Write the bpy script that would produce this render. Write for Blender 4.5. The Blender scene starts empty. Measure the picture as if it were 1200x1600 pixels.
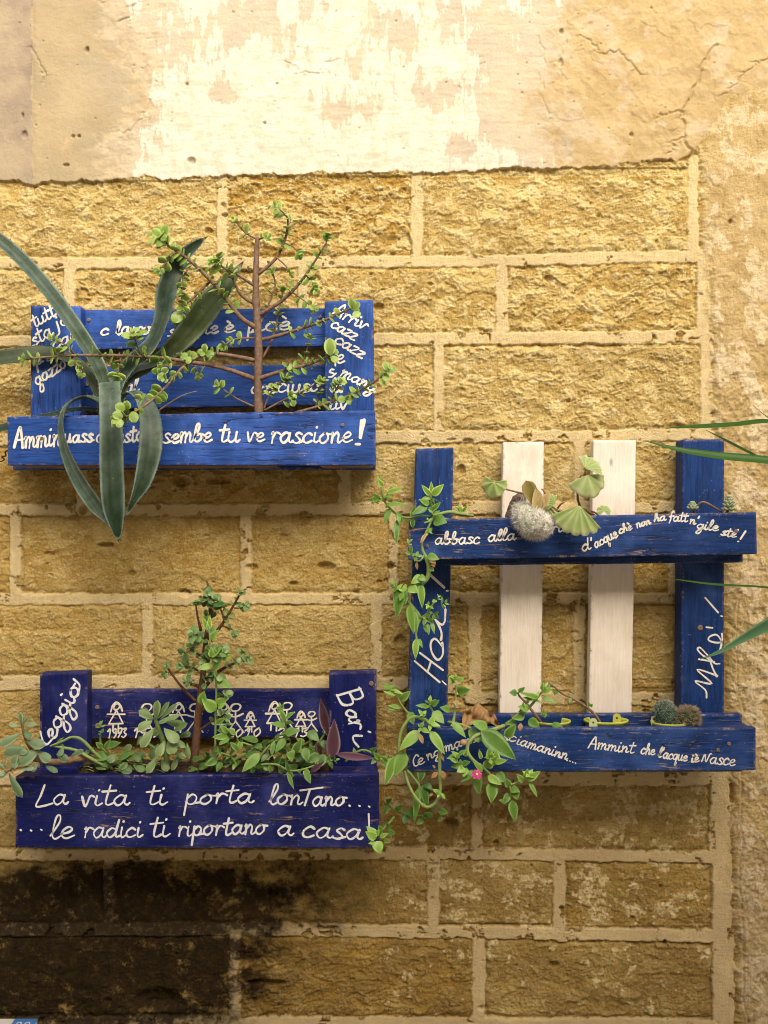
import bpy, bmesh, math, random
import numpy as np
from mathutils import Vector, Matrix
R = math.radians
SC = bpy.context.scene
COL = SC.collection

# ------------------------------------------------------------------ camera, sky, sun, exposure
D, EYE, PX = 2.2, 1.5, 0.0014            # camera distance, eye height, metres per photo pixel on the wall plane
cam_d = bpy.data.cameras.new("camera"); cam = bpy.data.objects.new("camera", cam_d); COL.objects.link(cam)
cam.location = (0, -D, EYE); cam.rotation_euler = (R(90), 0, 0)
cam_d.sensor_fit = 'HORIZONTAL'; cam_d.angle = 2 * math.atan(600 * PX / D); cam_d.clip_start = .05; cam_d.clip_end = 500
SC.camera = cam
SUN_EL, SUN_AZ = 40, 14                   # sun stands high over the roofs across the alley, a little right of the lens
wd = bpy.data.worlds.new("World"); SC.world = wd; wd.use_nodes = True
nt = wd.node_tree; bg = nt.nodes["Background"]
sky = nt.nodes.new("ShaderNodeTexSky"); sky.sky_type = 'NISHITA'; sky.sun_disc = False
sky.sun_elevation = R(SUN_EL); sky.sun_rotation = R(180 - SUN_AZ); sky.dust_density = 5; sky.air_density = 1.0; sky.ozone_density = .3
nt.links.new(sky.outputs[0], bg.inputs[0]); bg.inputs[1].default_value = 0.15
sl = bpy.data.lights.new("sun", 'SUN'); sl.energy = 2.15; sl.angle = R(50); sl.color = (1, .89, .69)
sun = bpy.data.objects.new("sun", sl); COL.objects.link(sun)
sdir = Vector((math.sin(R(SUN_AZ)) * math.cos(R(SUN_EL)), -math.cos(R(SUN_AZ)) * math.cos(R(SUN_EL)), math.sin(R(SUN_EL))))
sun.rotation_euler = sdir.to_track_quat('Z', 'Y').to_euler(); sun.location = (0, -2, 6)
SC.view_settings.view_transform = 'Standard'; SC.view_settings.look = 'None'; SC.view_settings.gamma = 1
SC.view_settings.exposure = 0.7
SC.cycles.pixel_filter_type = 'BLACKMAN_HARRIS'; SC.cycles.filter_width = 1.0
ROOF_H, ALLEY_W = 3.66, 3.4  # roof height is set by how far it shades the wall

# ------------------------------------------------------------------ helpers
random.seed(7); rng = np.random.default_rng(7)
def W(px, py, d):
    k = PX * (D - d) / D
    return Vector(((px - 600) * k, -d, EYE - (py - 800) * k))
def tag(o, label=None, cat=None, group=None, kind=None):
    if label: o["label"] = label
    if cat: o["category"] = cat
    if group: o["group"] = group
    if kind: o["kind"] = kind
    return o
def empty(name, loc, label, cat, group=None):
    o = bpy.data.objects.new(name, None); COL.objects.link(o); o.location = loc; o.empty_display_size = .05
    return tag(o, label, cat, group)
class MB:
    def __init__(s): s.v = []; s.f = []; s.t = []; s.sm = []
    def add(s, vs, fs, tone=.5, smooth=True):
        n = len(s.v); s.v += [tuple(p) for p in vs]
        s.t += (list(tone) if hasattr(tone, '__len__') else [tone] * len(vs))
        s.f += [tuple(i + n for i in f) for f in fs]; s.sm += [smooth] * len(fs)
    def build(s, name, mat, parent=None, loc=None):
        off = Vector(loc) if loc is not None else (parent_loc(parent) if parent else Vector())
        me = bpy.data.meshes.new(name)
        me.from_pydata([(a - off.x, b - off.y, c - off.z) for a, b, c in s.v], [], s.f)
        at = me.attributes.new("tone", 'FLOAT', 'POINT'); at.data.foreach_set("value", np.array(s.t, 'f'))
        me.polygons.foreach_set("use_smooth", s.sm)
        bm = bmesh.new(); bm.from_mesh(me); bmesh.ops.recalc_face_normals(bm, faces=bm.faces); bm.to_mesh(me); bm.free()
        me.materials.append(mat); me.update()
        o = bpy.data.objects.new(name, me); COL.objects.link(o)
        if parent: o.parent = parent
        elif loc is not None: o.location = loc
        return o
def parent_loc(o):
    p = Vector()
    while o: p += o.location; o = o.parent
    return p

# node helper
class NT:
    def __init__(s, name):
        s.m = bpy.data.materials.new(name); s.m.use_nodes = True; s.t = s.m.node_tree; s.n = s.t.nodes
        s.p = s.n["Principled BSDF"]; s.out = s.n["Material Output"]
    def new(s, typ, **kw):
        n = s.n.new(typ)
        for k, v in kw.items(): setattr(n, k, v)
        return n
    def link(s, a, b): s.t.links.new(a, b)
    def val(s, sock, x):
        if isinstance(x, (int, float)): sock.default_value = x
        elif isinstance(x, tuple): sock.default_value = x if len(x) == len(sock.default_value) else x + (1,)
        else: s.link(x, sock)
    def math(s, op, a, b=0.0, clamp=False):
        n = s.new("ShaderNodeMath", operation=op, use_clamp=clamp); s.val(n.inputs[0], a); s.val(n.inputs[1], b); return n.outputs[0]
    def mix(s, f, a, b, blend='MIX'):
        n = s.new("ShaderNodeMix", data_type='RGBA', blend_type=blend); s.val(n.inputs[0], f); s.val(n.inputs[6], a); s.val(n.inputs[7], b); return n.outputs[2]
    def attr(s, name): return s.new("ShaderNodeAttribute", attribute_name=name)
    def coord(s, scale=(1, 1, 1), which='Object'):
        tc = s.new("ShaderNodeTexCoord"); mp = s.new("ShaderNodeMapping"); mp.inputs['Scale'].default_value = scale
        s.link(tc.outputs[which], mp.inputs[0]); return mp.outputs[0]
    def noise(s, vec, scale, detail=4, rough=.55, dist=0.0):
        n = s.new("ShaderNodeTexNoise"); s.link(vec, n.inputs['Vector']); n.inputs['Scale'].default_value = scale
        n.inputs['Detail'].default_value = detail; n.inputs['Roughness'].default_value = rough; n.inputs['Distortion'].default_value = dist
        return n.outputs[0]
    def voro(s, vec, scale, out='Distance', rand=1.0):
        n = s.new("ShaderNodeTexVoronoi"); s.link(vec, n.inputs['Vector']); n.inputs['Scale'].default_value = scale; n.inputs['Randomness'].default_value = rand
        return n.outputs[out]
    def ramp(s, x, lo, hi, a=0.0, b=1.0):
        n = s.new("ShaderNodeMapRange"); n.interpolation_type = 'SMOOTHSTEP'; s.val(n.inputs[0], x)
        for i, q in enumerate((lo, hi, a, b)): n.inputs[i + 1].default_value = q
        return n.outputs[0]
    def bump(s, h, strength=.3, dist=.002, prev=None):
        n = s.new("ShaderNodeBump"); s.link(h, n.inputs['Height']); n.inputs['Strength'].default_value = strength; n.inputs['Distance'].default_value = dist
        if prev: s.link(prev, n.inputs['Normal'])
        return n.outputs[0]
    def fin(s, col, rough=.6, nrm=None, spec=.3):
        s.val(s.p.inputs['Base Color'], col); s.val(s.p.inputs['Roughness'], rough); s.p.inputs['Specular IOR Level'].default_value = spec
        if nrm is not None: s.link(nrm, s.p.inputs['Normal'])
        return s.m

def m_wood(name, base, wear=(.42, .27, .17), axis='X', chip=.5, rough=.5, dark=None, raw=0.0):
    n = NT(name); g = (5, 60, 60) if axis == 'X' else (60, 60, 5)
    gv = n.coord(g); c = n.coord()
    grain = n.noise(gv, 3.0, 6, .65); grain2 = n.noise(gv, 9.0, 3, .6); blot = n.noise(c, 9, 5, .6)
    b2 = tuple(x * .46 for x in base) if dark is None else dark
    b3 = tuple(min(1, x * 1.55 + .03) for x in base) if base[0] < .3 else tuple(min(1, x * 1.1) for x in base)
    col = n.mix(n.ramp(grain, .3, .7), b2, base); col = n.mix(n.ramp(blot, .46, .74, 0, .85), col, b3)
    stn = n.ramp(n.noise(n.coord((3, 3, 1.2)), 3.4, 6, .7), .54, .72, 0, .5); col = n.mix(stn, col, tuple(x * .5 + .012 for x in base) if base[0] < .3 else (.55, .45, .33))
    sc = n.coord((7, 62, 62) if axis == 'X' else (62, 62, 7))
    scr = n.noise(sc, 2.2, 6, .7, .6); reg = n.noise(c, 5.5, 3, .6)
    edge = n.attr("tone").outputs['Fac']
    e = n.math('MULTIPLY', edge, n.math('MULTIPLY', n.ramp(n.noise(n.coord((14, 14, 14)), 6, 6, .75), .5 - .05 * chip, .66), n.ramp(n.noise(c, 13, 3), .40, .62, .12, 1)))
    w1 = n.math('MULTIPLY', n.ramp(scr, .585, .65), n.ramp(reg, .68 - .26 * chip, .82 - .2 * chip))
    w2 = n.ramp(n.noise(c, 210, 2, .5), .73 - .04 * chip, .79 - .04 * chip)
    wr = n.math('MAXIMUM', e, n.math('MULTIPLY', w1, .85))
    wc = n.mix(grain2, tuple(x * .55 for x in wear), tuple(min(1, x * 1.5) for x in wear))
    col = n.mix(wr, col, wc)
    spk = n.math('MULTIPLY', n.ramp(n.voro(n.coord(), 95), .06, .15, 1, 0), n.ramp(n.noise(c, 11, 3), .5, .62))
    spk = n.math('MAXIMUM', spk, n.math('MULTIPLY', w2, .5))
    col = n.mix(n.math('MULTIPLY', spk, .4), col, (.5, .5, .48))
    sp_ = n.math('ABSOLUTE', n.math('SUBTRACT', n.noise(n.coord((2.2, 34, 34) if axis == 'X' else (34, 34, 2.2)), 1.7, 3, .5, .3), .5)); split = n.math('MULTIPLY', 0.0 if base[0] > .3 else n.ramp(sp_, .003, .012, 1, 0), n.ramp(n.noise(c, 7, 2), .50, .60)); col = n.mix(n.math('MULTIPLY', split, .8), col, (.012, .012, .016))
    knot = n.ramp(n.voro(n.coord((3, 7, 7) if axis == 'X' else (7, 7, 3)), 1.6), .03, .075, 1, 0)
    col = n.mix(n.math('MULTIPLY', knot, .8), col, tuple(x * .25 + .004 for x in base))
    h = n.math('ADD', n.math('MULTIPLY', grain, .8), n.math('MULTIPLY', grain2, .5)); h = n.math('SUBTRACT', h, n.math('MULTIPLY', wr, .5))
    h = n.math('SUBTRACT', n.math('SUBTRACT', h, knot), n.math('MULTIPLY', split, 1.5))
    nr = n.bump(h, .42, .0022)
    return n.fin(col, n.ramp(blot, .3, .7, rough - .08, rough + .14), nr, .2)
def m_leaf(name, dark, light, rough=.42, spec=.4, trans=.22, vein=0.0, blotch=None, gam=1.0):
    n = NT(name); t = n.attr("tone").outputs['Fac']; c = n.coord()
    nz = n.noise(c, 45, 4, .6); f = n.math('ADD', t, n.math('MULTIPLY', n.math('SUBTRACT', nz, .5), .5), True)
    if gam != 1: f = n.math('POWER', f, gam)
    col = n.mix(f, dark, light)
    if blotch: col = n.mix(n.math('MULTIPLY', n.ramp(n.noise(c, 150, 4, .7), .64, .74), .6), col, blotch)
    nr = n.bump(n.noise(c, 260, 3), .15, .001)
    n.fin(col, rough, nr, spec)
    tr = n.new("ShaderNodeBsdfTranslucent"); n.link(n.mix(.5, col, light), tr.inputs[0])
    mx = n.new("ShaderNodeMixShader"); mx.inputs[0].default_value = trans
    n.link(n.p.outputs[0], mx.inputs[1]); n.link(tr.outputs[0], mx.inputs[2]); n.link(mx.outputs[0], n.out.inputs[0])
    return n.m
def m_plain(name, a, b, scale=60, rough=.6, bump=.3, dist=.002, spec=.3):
    n = NT(name); c = n.coord(); nz = n.noise(c, scale, 5, .65)
    col = n.mix(n.ramp(nz, .3, .7), a, b); col = n.mix(n.math('MULTIPLY', n.attr("tone").outputs['Fac'], .5), col, a)
    return n.fin(col, rough, n.bump(nz, bump, dist), spec)

# ------------------------------------------------------------------ numpy noise
_GA = rng.uniform(0, 2 * math.pi, (256, 256)).astype('f'); _GX, _GY = np.cos(_GA), np.sin(_GA)
def perl(x, y, seed=0):
    x = x + seed * 17.31; y = y + seed * 9.77
    xi = np.floor(x).astype('i4'); yi = np.floor(y).astype('i4'); fx = (x - xi).astype('f'); fy = (y - yi).astype('f')
    u = fx * fx * fx * (fx * (fx * 6 - 15) + 10); v = fy * fy * fy * (fy * (fy * 6 - 15) + 10)
    x0 = xi & 255; x1 = (xi + 1) & 255; y0 = yi & 255; y1 = (yi + 1) & 255
    a = _GX[x0, y0] * fx + _GY[x0, y0] * fy; b = _GX[x1, y0] * (fx - 1) + _GY[x1, y0] * fy
    c = _GX[x0, y1] * fx + _GY[x0, y1] * (fy - 1); d = _GX[x1, y1] * (fx - 1) + _GY[x1, y1] * (fy - 1)
    return (a + (b - a) * u + ((c + (d - c) * u) - (a + (b - a) * u)) * v) * 1.5
def fbm(x, y, oct=4, seed=0, g=.5):
    s = 0; a = 1; n = 0
    for i in range(oct):
        s = s + a * perl(x * 2 ** i, y * 2 ** i, seed + i * 3); n += a; a *= g
    return s / n
def ridg(x, y, oct=4, seed=0, g=.5):
    s = 0; a = 1; n = 0
    for i in range(oct):
        s = s + a * (1 - 2.2 * np.abs(perl(x * 2 ** i, y * 2 ** i, seed + i * 3))); n += a; a *= g
    return s / n
def sstep(a, b, x):
    t = np.clip((x - a) / (b - a), 0, 1); return t * t * (3 - 2 * t)
# ------------------------------------------------------------------ the wall: displaced masonry and the old plaster on it
def axis(lo, hi, step, far_lo, far_hi, n):
    a = np.arange(lo, hi + step * .5, step)
    l = lo - (lo - far_lo) * (np.linspace(0, 1, n + 1)[1:] ** 1.6); r = a[-1] + (far_hi - a[-1]) * (np.linspace(0, 1, n + 1)[1:] ** 1.6)
    return np.concatenate([l[::-1], a, r])
def build_wall():
    st = .0018
    xs = axis(-.93, .93, st, -6, 6, 60); zs = axis(.34, 2.66, st, 0.0, 4.6, 36)
    nx, nz = len(xs), len(zs)
    X, Z = np.meshgrid(xs, zs); u = (600 + X / PX).astype('f'); v = (800 - (Z - EYE) / PX).astype('f')   # photo pixels on the wall plane
    un = u / 100; vn = v / 100
    wob = fbm(un * 5, vn * 5, 4, 1) * 5 + fbm(un * 1.1, vn * 1.1, 2, 5) * 4
    # joints: polyline, half width
    J = [([(-600, 412), (330, 411), (780, 408), (1085, 400)], 9), ([(-600, 535), (300, 532), (775, 529), (1095, 526)], 9),
         ([(-600, 690), (600, 683), (1000, 681), (1098, 678)], 9), ([(-600, 798), (530, 796), (800, 793), (1105, 792)], 9),
         ([(-600, 938), (380, 936), (600, 936), (1060, 935), (1105, 935)], 8.5), ([(-600, 1070), (230, 1067), (640, 1069), (740, 1076)], 11), ([(735, 1092), (1105, 1092)], 9),
         ([(-600, 1216), (600, 1216), (1115, 1216)], 11), ([(-600, 1338), (300, 1335), (700, 1334), (1120, 1340)], 9),
         ([(-600, 1455), (200, 1453), (360, 1452), (600, 1455), (1125, 1463)], 9.5), ([(-600, 1604), (400, 1598), (1130, 1602)], 10), ([(-600, 1725), (1130, 1725)], 9)]
    V = [(347, 270, 412, 8.5), (651, 262, 410, 8.5), (1083, 250, 402, 8), (108, 412, 535, 9), (473, 412, 530, 8), (784, 408, 530, 9.5), (1098, 400, 526, 9), (60, 535, 690, 8), (685, 529, 683, 8),
         (1103, 526, 680, 9), (128, 690, 797, 9), (538, 683, 796, 9), (905, 681, 793, 9), (1108, 680, 793, 9), (24, 797, 938, 9), (384, 796, 936, 8.5), (615, 796, 936, 8), (1053, 793, 935, 8), (1112, 790, 935, 12), (230, 937, 1067, 8.5),
         (588, 936, 1068, 9), (742, 935, 1092, 10), (905, 935, 1092, 9), (1115, 935, 1216, 14), (420, 1069, 1216, 9), (830, 1092, 1216, 9), (745, 1216, 1335, 8.5), (250, 1216, 1335, 9), (1125, 1216, 1340, 16), (170, 1336, 1454, 8.5), (677, 1334, 1457, 9.5),
         (874, 1338, 1461, 10), (1128, 1340, 1463, 15), (367, 1452, 1600, 9.5), (748, 1458, 1600, 10), (1130, 1463, 1604, 17), (1130, 1604, 1725, 15), (520, 1604, 1725, 9), (130, 1604, 1725, 9)]
    rowv = [283, 411, 530, 682, 795, 936, 1069, 1216, 1337, 1455, 1600, 1725]
    for r in range(len(rowv) - 1):                       # masonry goes on left of the frame
        q = -60 - 70 * (r % 2)
        while q > -3600: V.append((q, rowv[r], rowv[r + 1], 9)); q -= random.uniform(210, 400)
    dist = np.full(u.shape, 60., 'f')                    # signed-ish distance to nearest joint edge (px), <0 in mortar
    def seg(a, b, hw):
        m = (u > min(a[0], b[0]) - 60) & (u < max(a[0], b[0]) + 60) & (v > min(a[1], b[1]) - 60) & (v < max(a[1], b[1]) + 60)
        if not m.any(): return
        uu = u[m]; vv = v[m]; dx, dy = b[0] - a[0], b[1] - a[1]
        t = np.clip(((uu - a[0]) * dx + (vv - a[1]) * dy) / (dx * dx + dy * dy), 0, 1)
        dd = np.hypot(uu - a[0] - t * dx, vv - a[1] - t * dy) - hw
        dist[m] = np.minimum(dist[m], dd)
    for pl, hw in J:
        for a, b in zip(pl, pl[1:]): seg(a, b, hw)
    for (x, y0, y1, hw) in V: seg((x, y0), (x, y1), hw)
    dist += wob * .5 + fbm(un * 9, vn * 9, 3, 7, .65) * 3.2
    # block ids (flood by row and vertical joint)
    row = np.zeros(u.shape, 'i4')
    for i, q in enumerate(rowv): row += (v > q).astype('i4')
    blk = row * 37
    for (x, y0, y1, hw) in V:
        blk += np.where((u > x) & (v > y0 - 8) & (v < y1 + 8), 1, 0)
    tab = rng.uniform(0, 1, 4096).astype('f'); tone = tab[(blk * 131) % 4096]; lift = tab[(blk * 57 + 9) % 4096] - .5
    ang = tab[(blk * 91 + 5) % 4096]
    chipm = sstep(.20, .27, fbm(un * 3.1, vn * 3.1, 5, 251, .62) - .05 * (v < 700)); dist = dist + chipm * 9 * (dist < 1.5)
    mort = 1 - sstep(-1.2, 1.6, dist)
    # masonry height (metres, + towards the viewer)
    wx = fbm(un * 2.0, vn * 2.0, 3, 11) * .5; wy = fbm(un * 2.0, vn * 2.0, 3, 13) * .5
    big = fbm(un * 1.1 + wx, vn * 1.5 + wy, 3, 21)
    flak = ridg(un * 2.2 + wx, vn * 3.6 + wy, 4, 25, .55)          # eroded horizontal ledges
    flak2 = ridg(un * 5 + wy, vn * 6.5 + wx, 3, 33, .6)
    fine = fbm(un * 13, vn * 14, 3, 41, .65)
    grit = fbm(un * 34, vn * 34, 2, 47)
    rough = np.interp(v, [260, 420, 700, 800, 930, 1200, 1450, 1600], [1.25, 1.1, .9, .55, .75, .6, .75, 1.1]).astype('f') * (.75 + .5 * ang)
    terr = np.tanh(3.2 * fbm(un * 1.7 + wx * 1.5, vn * 2.6 + wy * 1.5, 3, 55))   # broken-off shells
    stone = rough * (.0046 * big + .0026 * flak + .0013 * flak2 + .0013 * terr) + .0026 * fine * (.6 + .4 * rough) + .0019 * grit
    crust = sstep(0, .035, fbm(un * 2.0 + wx, vn * 3.1 + wy, 5, 261, .64) - .04); crust2 = sstep(0, .03, fbm(un * 3.4 + wy, vn * 5.2 + wx, 5, 271, .64) - .10)
    stone += (.0021 * crust + .0014 * crust2) * rough
    stone += lift * .005 - .0030 - .0045 * (1 - sstep(0, 9, dist)) + .001
    nm = .0007 * fbm(un * 6, vn * 6, 3, 61) + .0005 * fine + .00035 * grit
    h = stone * (1 - mort) + (nm + .0012) * mort
    # pits and holes
    def pit(cx, cy, rx, ry, dep, hh):
        x = (cx - 600) * PX; z = EYE - (cy - 800) * PX
        i0, i1 = np.searchsorted(xs, [x - 2.2 * rx * PX, x + 2.2 * rx * PX]); j0, j1 = np.searchsorted(zs, [z - 2.2 * ry * PX, z + 2.2 * ry * PX])
        if i1 <= i0 or j1 <= j0: return
        s = np.s_[j0:j1, i0:i1]
        rr = np.hypot((u[s] - cx) / rx, (v[s] - cy) / ry) + wob[s] * .05
        hh[s] -= dep * (1 - sstep(.55, 1.1, rr))
    for k in range(520):
        a, b = rng.uniform(-40, 1110), rng.uniform(290, 1620); r = rng.gamma(1.2, .9) + .9
        pit(a, b, r * rng.uniform(.8, 2.0), r, .0025 + .001 * r, h)
    for (a, b, rx, ry, dp) in [(510, 885, 15, 8, .016), (285, 752, 14, 9, .014), (345, 750, 20, 8, .012), (130, 797, 7, 9, .015), (610, 885, 5, 8, .02), (165, 852, 13, 5, .013), (626, 1002, 14, 11, .012),
                               (592, 480, 9, 6, .01), (720, 735, 8, 9, .012), (640, 1275, 12, 8, .014), (705, 1285, 14, 8, .014), (640, 1110, 10, 18, .012), (665, 1248, 16, 9, .01), (730, 690, 10, 6, .008), (458, 912, 7, 4, .01),
                               (300, 1400, 22, 6, .01), (430, 1390, 18, 10, .012), (900, 1195, 10, 5, .01), (415, 1535, 30, 6, .014), (250, 1560, 40, 18, .02), (1039, 1472, 4, 5, .012), (775, 1317, 5, 4, .012)]: pit(a, b, rx, ry, dp, h)
    # patches of the old right-hand rendering that cling to the stone
    rp = sstep(-10, 10, u - (np.interp(v, [240, 520, 700, 900, 1200, 1340, 1620], [1098, 1112, 1120, 1130, 1144, 1146, 1158]) + wob * 2.2))
    rtex = .006 * fbm(un * 1.3, vn * 1.0, 4, 71, .6) + .0045 * ridg(un * 3.2, vn * 3.0, 4, 75, .6) * np.interp(v, [260, 420, 640, 1600], [.25, .55, 1.3, 1.3]).astype('f') + .0014 * fine + .0008 * grit
    rlay = fbm(un * 2.1, vn * 1.5, 5, 83, .62); rsh = sstep(.02, .07, rlay)
    h = h * (1 - rp) + rp * (rtex + .004 + .0022 * rsh * sstep(380, 700, v))
    # upper plaster: everything above the broken lower edge
    ve = np.interp(u, [-3000, 0, 60, 120, 140, 185, 205, 270, 345, 420, 500, 640, 700, 820, 900, 1000, 1060, 1082, 1110, 1140, 1400, 4000],
                      [286, 285, 286, 281, 286, 284, 280, 281, 277, 274, 271, 270, 272, 263, 264, 253, 250, 240, 200, 150, 90, 90])
    ve = ve + fbm(un * 4, vn * 0 + 3.3, 5, 91, .65) * 9 + np.where(u < 290, fbm(un * 2.4, vn * 0 + 7.1, 3, 95) * 9, 0)
    pw = np.interp(u, [1075, 1112], [1.5, 34]); pl = sstep(-pw, pw, ve - v)
    pl_mask = ve - v > 0
    # layers on it: cream limewash in the middle, peeled in streaky patches
    e_l = np.interp(v, [0, 40, 90, 140, 172, 190, 206, 280], [198, 206, 226, 244, 236, 215, 193, 190]) + fbm(vn * 3, un * .8, 5, 101, .65) * 26
    e_r = np.interp(v, [0, 60, 130, 200, 290], [880, 872, 850, 868, 860]) + fbm(vn * 2.2, un * .6, 4, 103, .6) * 38
    mid = sstep(-2, 2, u - e_l) * sstep(-2, 2, e_r - u)
    str1 = fbm(un * 2.6, vn * 1.35, 5, 111, .62) + .45 * fbm(un * 14, vn * 3.0, 4, 117, .6)
    bias = (.30 * np.exp(-((u - e_l - 8) / 34) ** 2) + .26 * np.exp(-((e_r - u - 10) / 45) ** 2)).astype('f')
    for (a, b, sx, sy, k) in [(385, 30, 55, 45, .5), (300, 80, 40, 35, .3), (270, 30, 35, 60, .25), (355, 152, 22, 16, .5), (520, 195, 45, 50, .42), (480, 60, 40, 50, .12), (560, 120, 30, 30, .18), (540, 260, 30, 25, .2), (590, 60, 45, 40, .35), (660, 55, 60, 50, .2),
                              (770, 60, 70, 70, .42), (700, 150, 50, 30, .3), (790, 200, 50, 60, .35), (840, 150, 40, 90, .4), (720, 235, 28, 20, .4), (345, 240, 18, 22, .3), (420, 200, 90, 60, -.3), (450, 255, 120, 35, -.35), (640, 230, 50, 40, -.4), (560, 25, 30, 30, -.2), (695, 105, 26, 24, -.5), (240, 120, 50, 60, -.1)]:
        bias += k * np.exp(-((u - a) / sx) ** 2 - ((v - b) / sy) ** 2)
    peel = np.clip(sstep(.08, .16, str1 * .62 + bias - .085) * .88 + .34 * sstep(-.1, .35, fbm(un * 4.5, vn * 3, 4, 281, .65)), 0, 1)
    wash = mid * (1 - peel)
    tr = .0012 * fbm(un * 1.6, vn * 1.6, 3, 121) + .0006 * fine + .00045 * grit + .0011 * fbm(un * 2.5, vn * 9, 3, 127) * mid
    hp = .0065 + tr + .0007 * wash + .0009 * mid
    rgh = 1 - sstep(-15, 30, e_r - u)
    hp = hp + rgh * (.0035 * fbm(un * 1.5, vn * 1.7, 4, 131, .55) + .0016 * ridg(un * 3.4, vn * 3.2, 3, 137))
    lf = 1 - sstep(-45, 40, u - e_l + 14 * wob)
    hp = hp + lf * (.0014 * fbm(un * 1.2, vn * 2.2, 3, 141) + .0022 * sstep(50, 60, u + wob))
    sh = sstep(0, .03, fbm(un * 1.1, vn * 1.2, 4, 151, .6) - .12); hp += .0012 * sh * rgh
    h = h * (1 - pl) + hp * pl
    # cracks and lifted flakes in the plaster
    def crack(pts, w, dep, lip=0.0):
        nonlocal h
        uu = np.concatenate([np.linspace(a[0], b[0], 9)[:-1] for a, b in zip(pts, pts[1:])] + [[pts[-1][0]]]); vv = np.concatenate([np.linspace(a[1], b[1], 9)[:-1] for a, b in zip(pts, pts[1:])] + [[pts[-1][1]]])
        uu = uu + np.interp(np.arange(len(uu)), np.arange(0, len(uu), 2), rng.normal(0, 2.4, len(np.arange(0, len(uu), 2)))); vv = vv + rng.normal(0, 1.5, len(vv))
        m = (u > uu.min() - 30) & (u < uu.max() + 30) & (v > vv.min() - 30) & (v < vv.max() + 30)
        a = u[m]; b = v[m]; best = np.full(a.shape, 99., 'f'); sd = np.zeros(a.shape, 'f')
        for i in range(len(uu) - 1):
            dx, dy = uu[i + 1] - uu[i], vv[i + 1] - vv[i]; L2 = dx * dx + dy * dy + 1e-6
            t = np.clip(((a - uu[i]) * dx + (b - vv[i]) * dy) / L2, 0, 1); px = uu[i] + t * dx; py = vv[i] + t * dy
            q = np.hypot(a - px, b - py); better = q < best; best = np.where(better, q, best); sd = np.where(better, py - b, sd)
        h[m] -= dep * (1 - sstep(w * .4, w, best))
        if lip: h[m] += lip * (1 - sstep(0, 16, best)) * (sd > 0)
    for c in [([(908, 58), (925, 70), (935, 85), (965, 83), (990, 105), (998, 120)], 2.6, .005, .004), ([(1116, 70), (1100, 95), (1090, 130), (1072, 165), (1062, 185), (1068, 215), (1078, 246)], 5, .009, .004),
              ([(1062, 176), (1040, 180), (1022, 186)], 4, .006, .004), ([(1200, 95), (1180, 100), (1160, 115), (1150, 135), (1128, 150)], 2.6, .005, .004), ([(214, 0), (206, 25), (190, 36)], 3, .006, .004),
              ([(247, 130), (238, 160), (222, 185), (205, 208), (182, 206)], 2, .0035, .002), ([(450, 98), (470, 115), (500, 117), (512, 100), (528, 95)], 2.2, .004, .0025), ([(845, 60), (850, 100), (846, 150), (855, 185)], 2, .003, .002),
              ([(50, 75), (62, 95), (75, 115), (70, 130)], 3, .005, .003), ([(150, 0), (160, 8), (172, 0)], 2.4, .004, .002), ([(1130, 330), (1127, 300), (1090, 262), (1078, 246)], 3, .004, 0), ([(1066, 215), (1050, 225), (1044, 240)], 3, .006, .003),
              ([(1150, 940), (1148, 1000), (1150, 1060), (1160, 1110)], 3, .005, 0), ([(1156, 1200), (1160, 1320), (1158, 1440), (1162, 1600)], 4, .006, 0), ([(580, 108), (583, 60), (590, 30)], 1.8, .002, 0)]: crack(c[0], max(1.4, c[1] * .6), c[2] * .4, c[3] * .4)
    for (a, b, rx, ry, dp) in [(138, 80, 4, 6, .008), (116, 215, 4, 3, .007), (125, 215, 3, 3, .007), (300, 253, 7, 6, .010), (414, 194, 2.5, 2.5, .006), (1140, 347, 4, 5, .009), (876, 52, 4, 5, .006), (875, 100, 4, 8, .006), (105, 260, 6, 3, .006), (433, 133, 3, 2, .005), (293, 134, 3, 3, .005), (40, 212, 5, 7, .006), (37, 183, 2, 5, .006), (985, 213, 4, 4, .006)]: pit(a, b, rx, ry, dp, h)
    for k in range(90): pit(rng.uniform(0, 1200), rng.uniform(0, 260), rng.uniform(.8, 2.2), rng.uniform(.8, 2.2), .003, h)
    h = np.where((np.abs(X) > 1.2) | (Z < .2) | (Z > 2.75), h * .5, h)
    # masks for the material
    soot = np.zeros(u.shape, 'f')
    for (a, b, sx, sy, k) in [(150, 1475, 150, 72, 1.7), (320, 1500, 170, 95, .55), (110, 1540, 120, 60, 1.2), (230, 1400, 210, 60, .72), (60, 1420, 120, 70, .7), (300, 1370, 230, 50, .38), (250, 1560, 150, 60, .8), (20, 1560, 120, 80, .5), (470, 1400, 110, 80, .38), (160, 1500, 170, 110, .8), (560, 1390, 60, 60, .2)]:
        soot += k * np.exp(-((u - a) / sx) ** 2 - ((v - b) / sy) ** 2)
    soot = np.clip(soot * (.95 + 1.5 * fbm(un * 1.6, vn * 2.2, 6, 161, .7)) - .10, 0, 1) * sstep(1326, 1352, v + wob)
    pale = (.45 + .55 * (u > 600)) * sstep(.16, .34, fbm(un * 2.0, vn * 2.6, 5, 171, .62) + .5 * fbm(un * 9, vn * 9, 3, 177) - .06 + .17 * sstep(1200, 1240, v) * (u > 600) * sstep(1480, 1440, v) - .12 * (u < 600) * (v > 420))
    dirt_shade = np.clip(fbm(un * .9, vn * 1.1, 4, 181) * .9 + np.interp(v, [0, 700, 1180, 1260, 1600], [.0, .12, .35, .6, .62]) + .25 * (u > 600) * sstep(860, 890, v) * sstep(1000, 960, v) * 0, 0, 1)  # grime, with the wall's light falloff painted in down the courses
    ochre = np.clip(.5 + 1.2 * fbm(un * 1.4, vn * 1.9, 4, 191), 0, 1)
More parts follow.
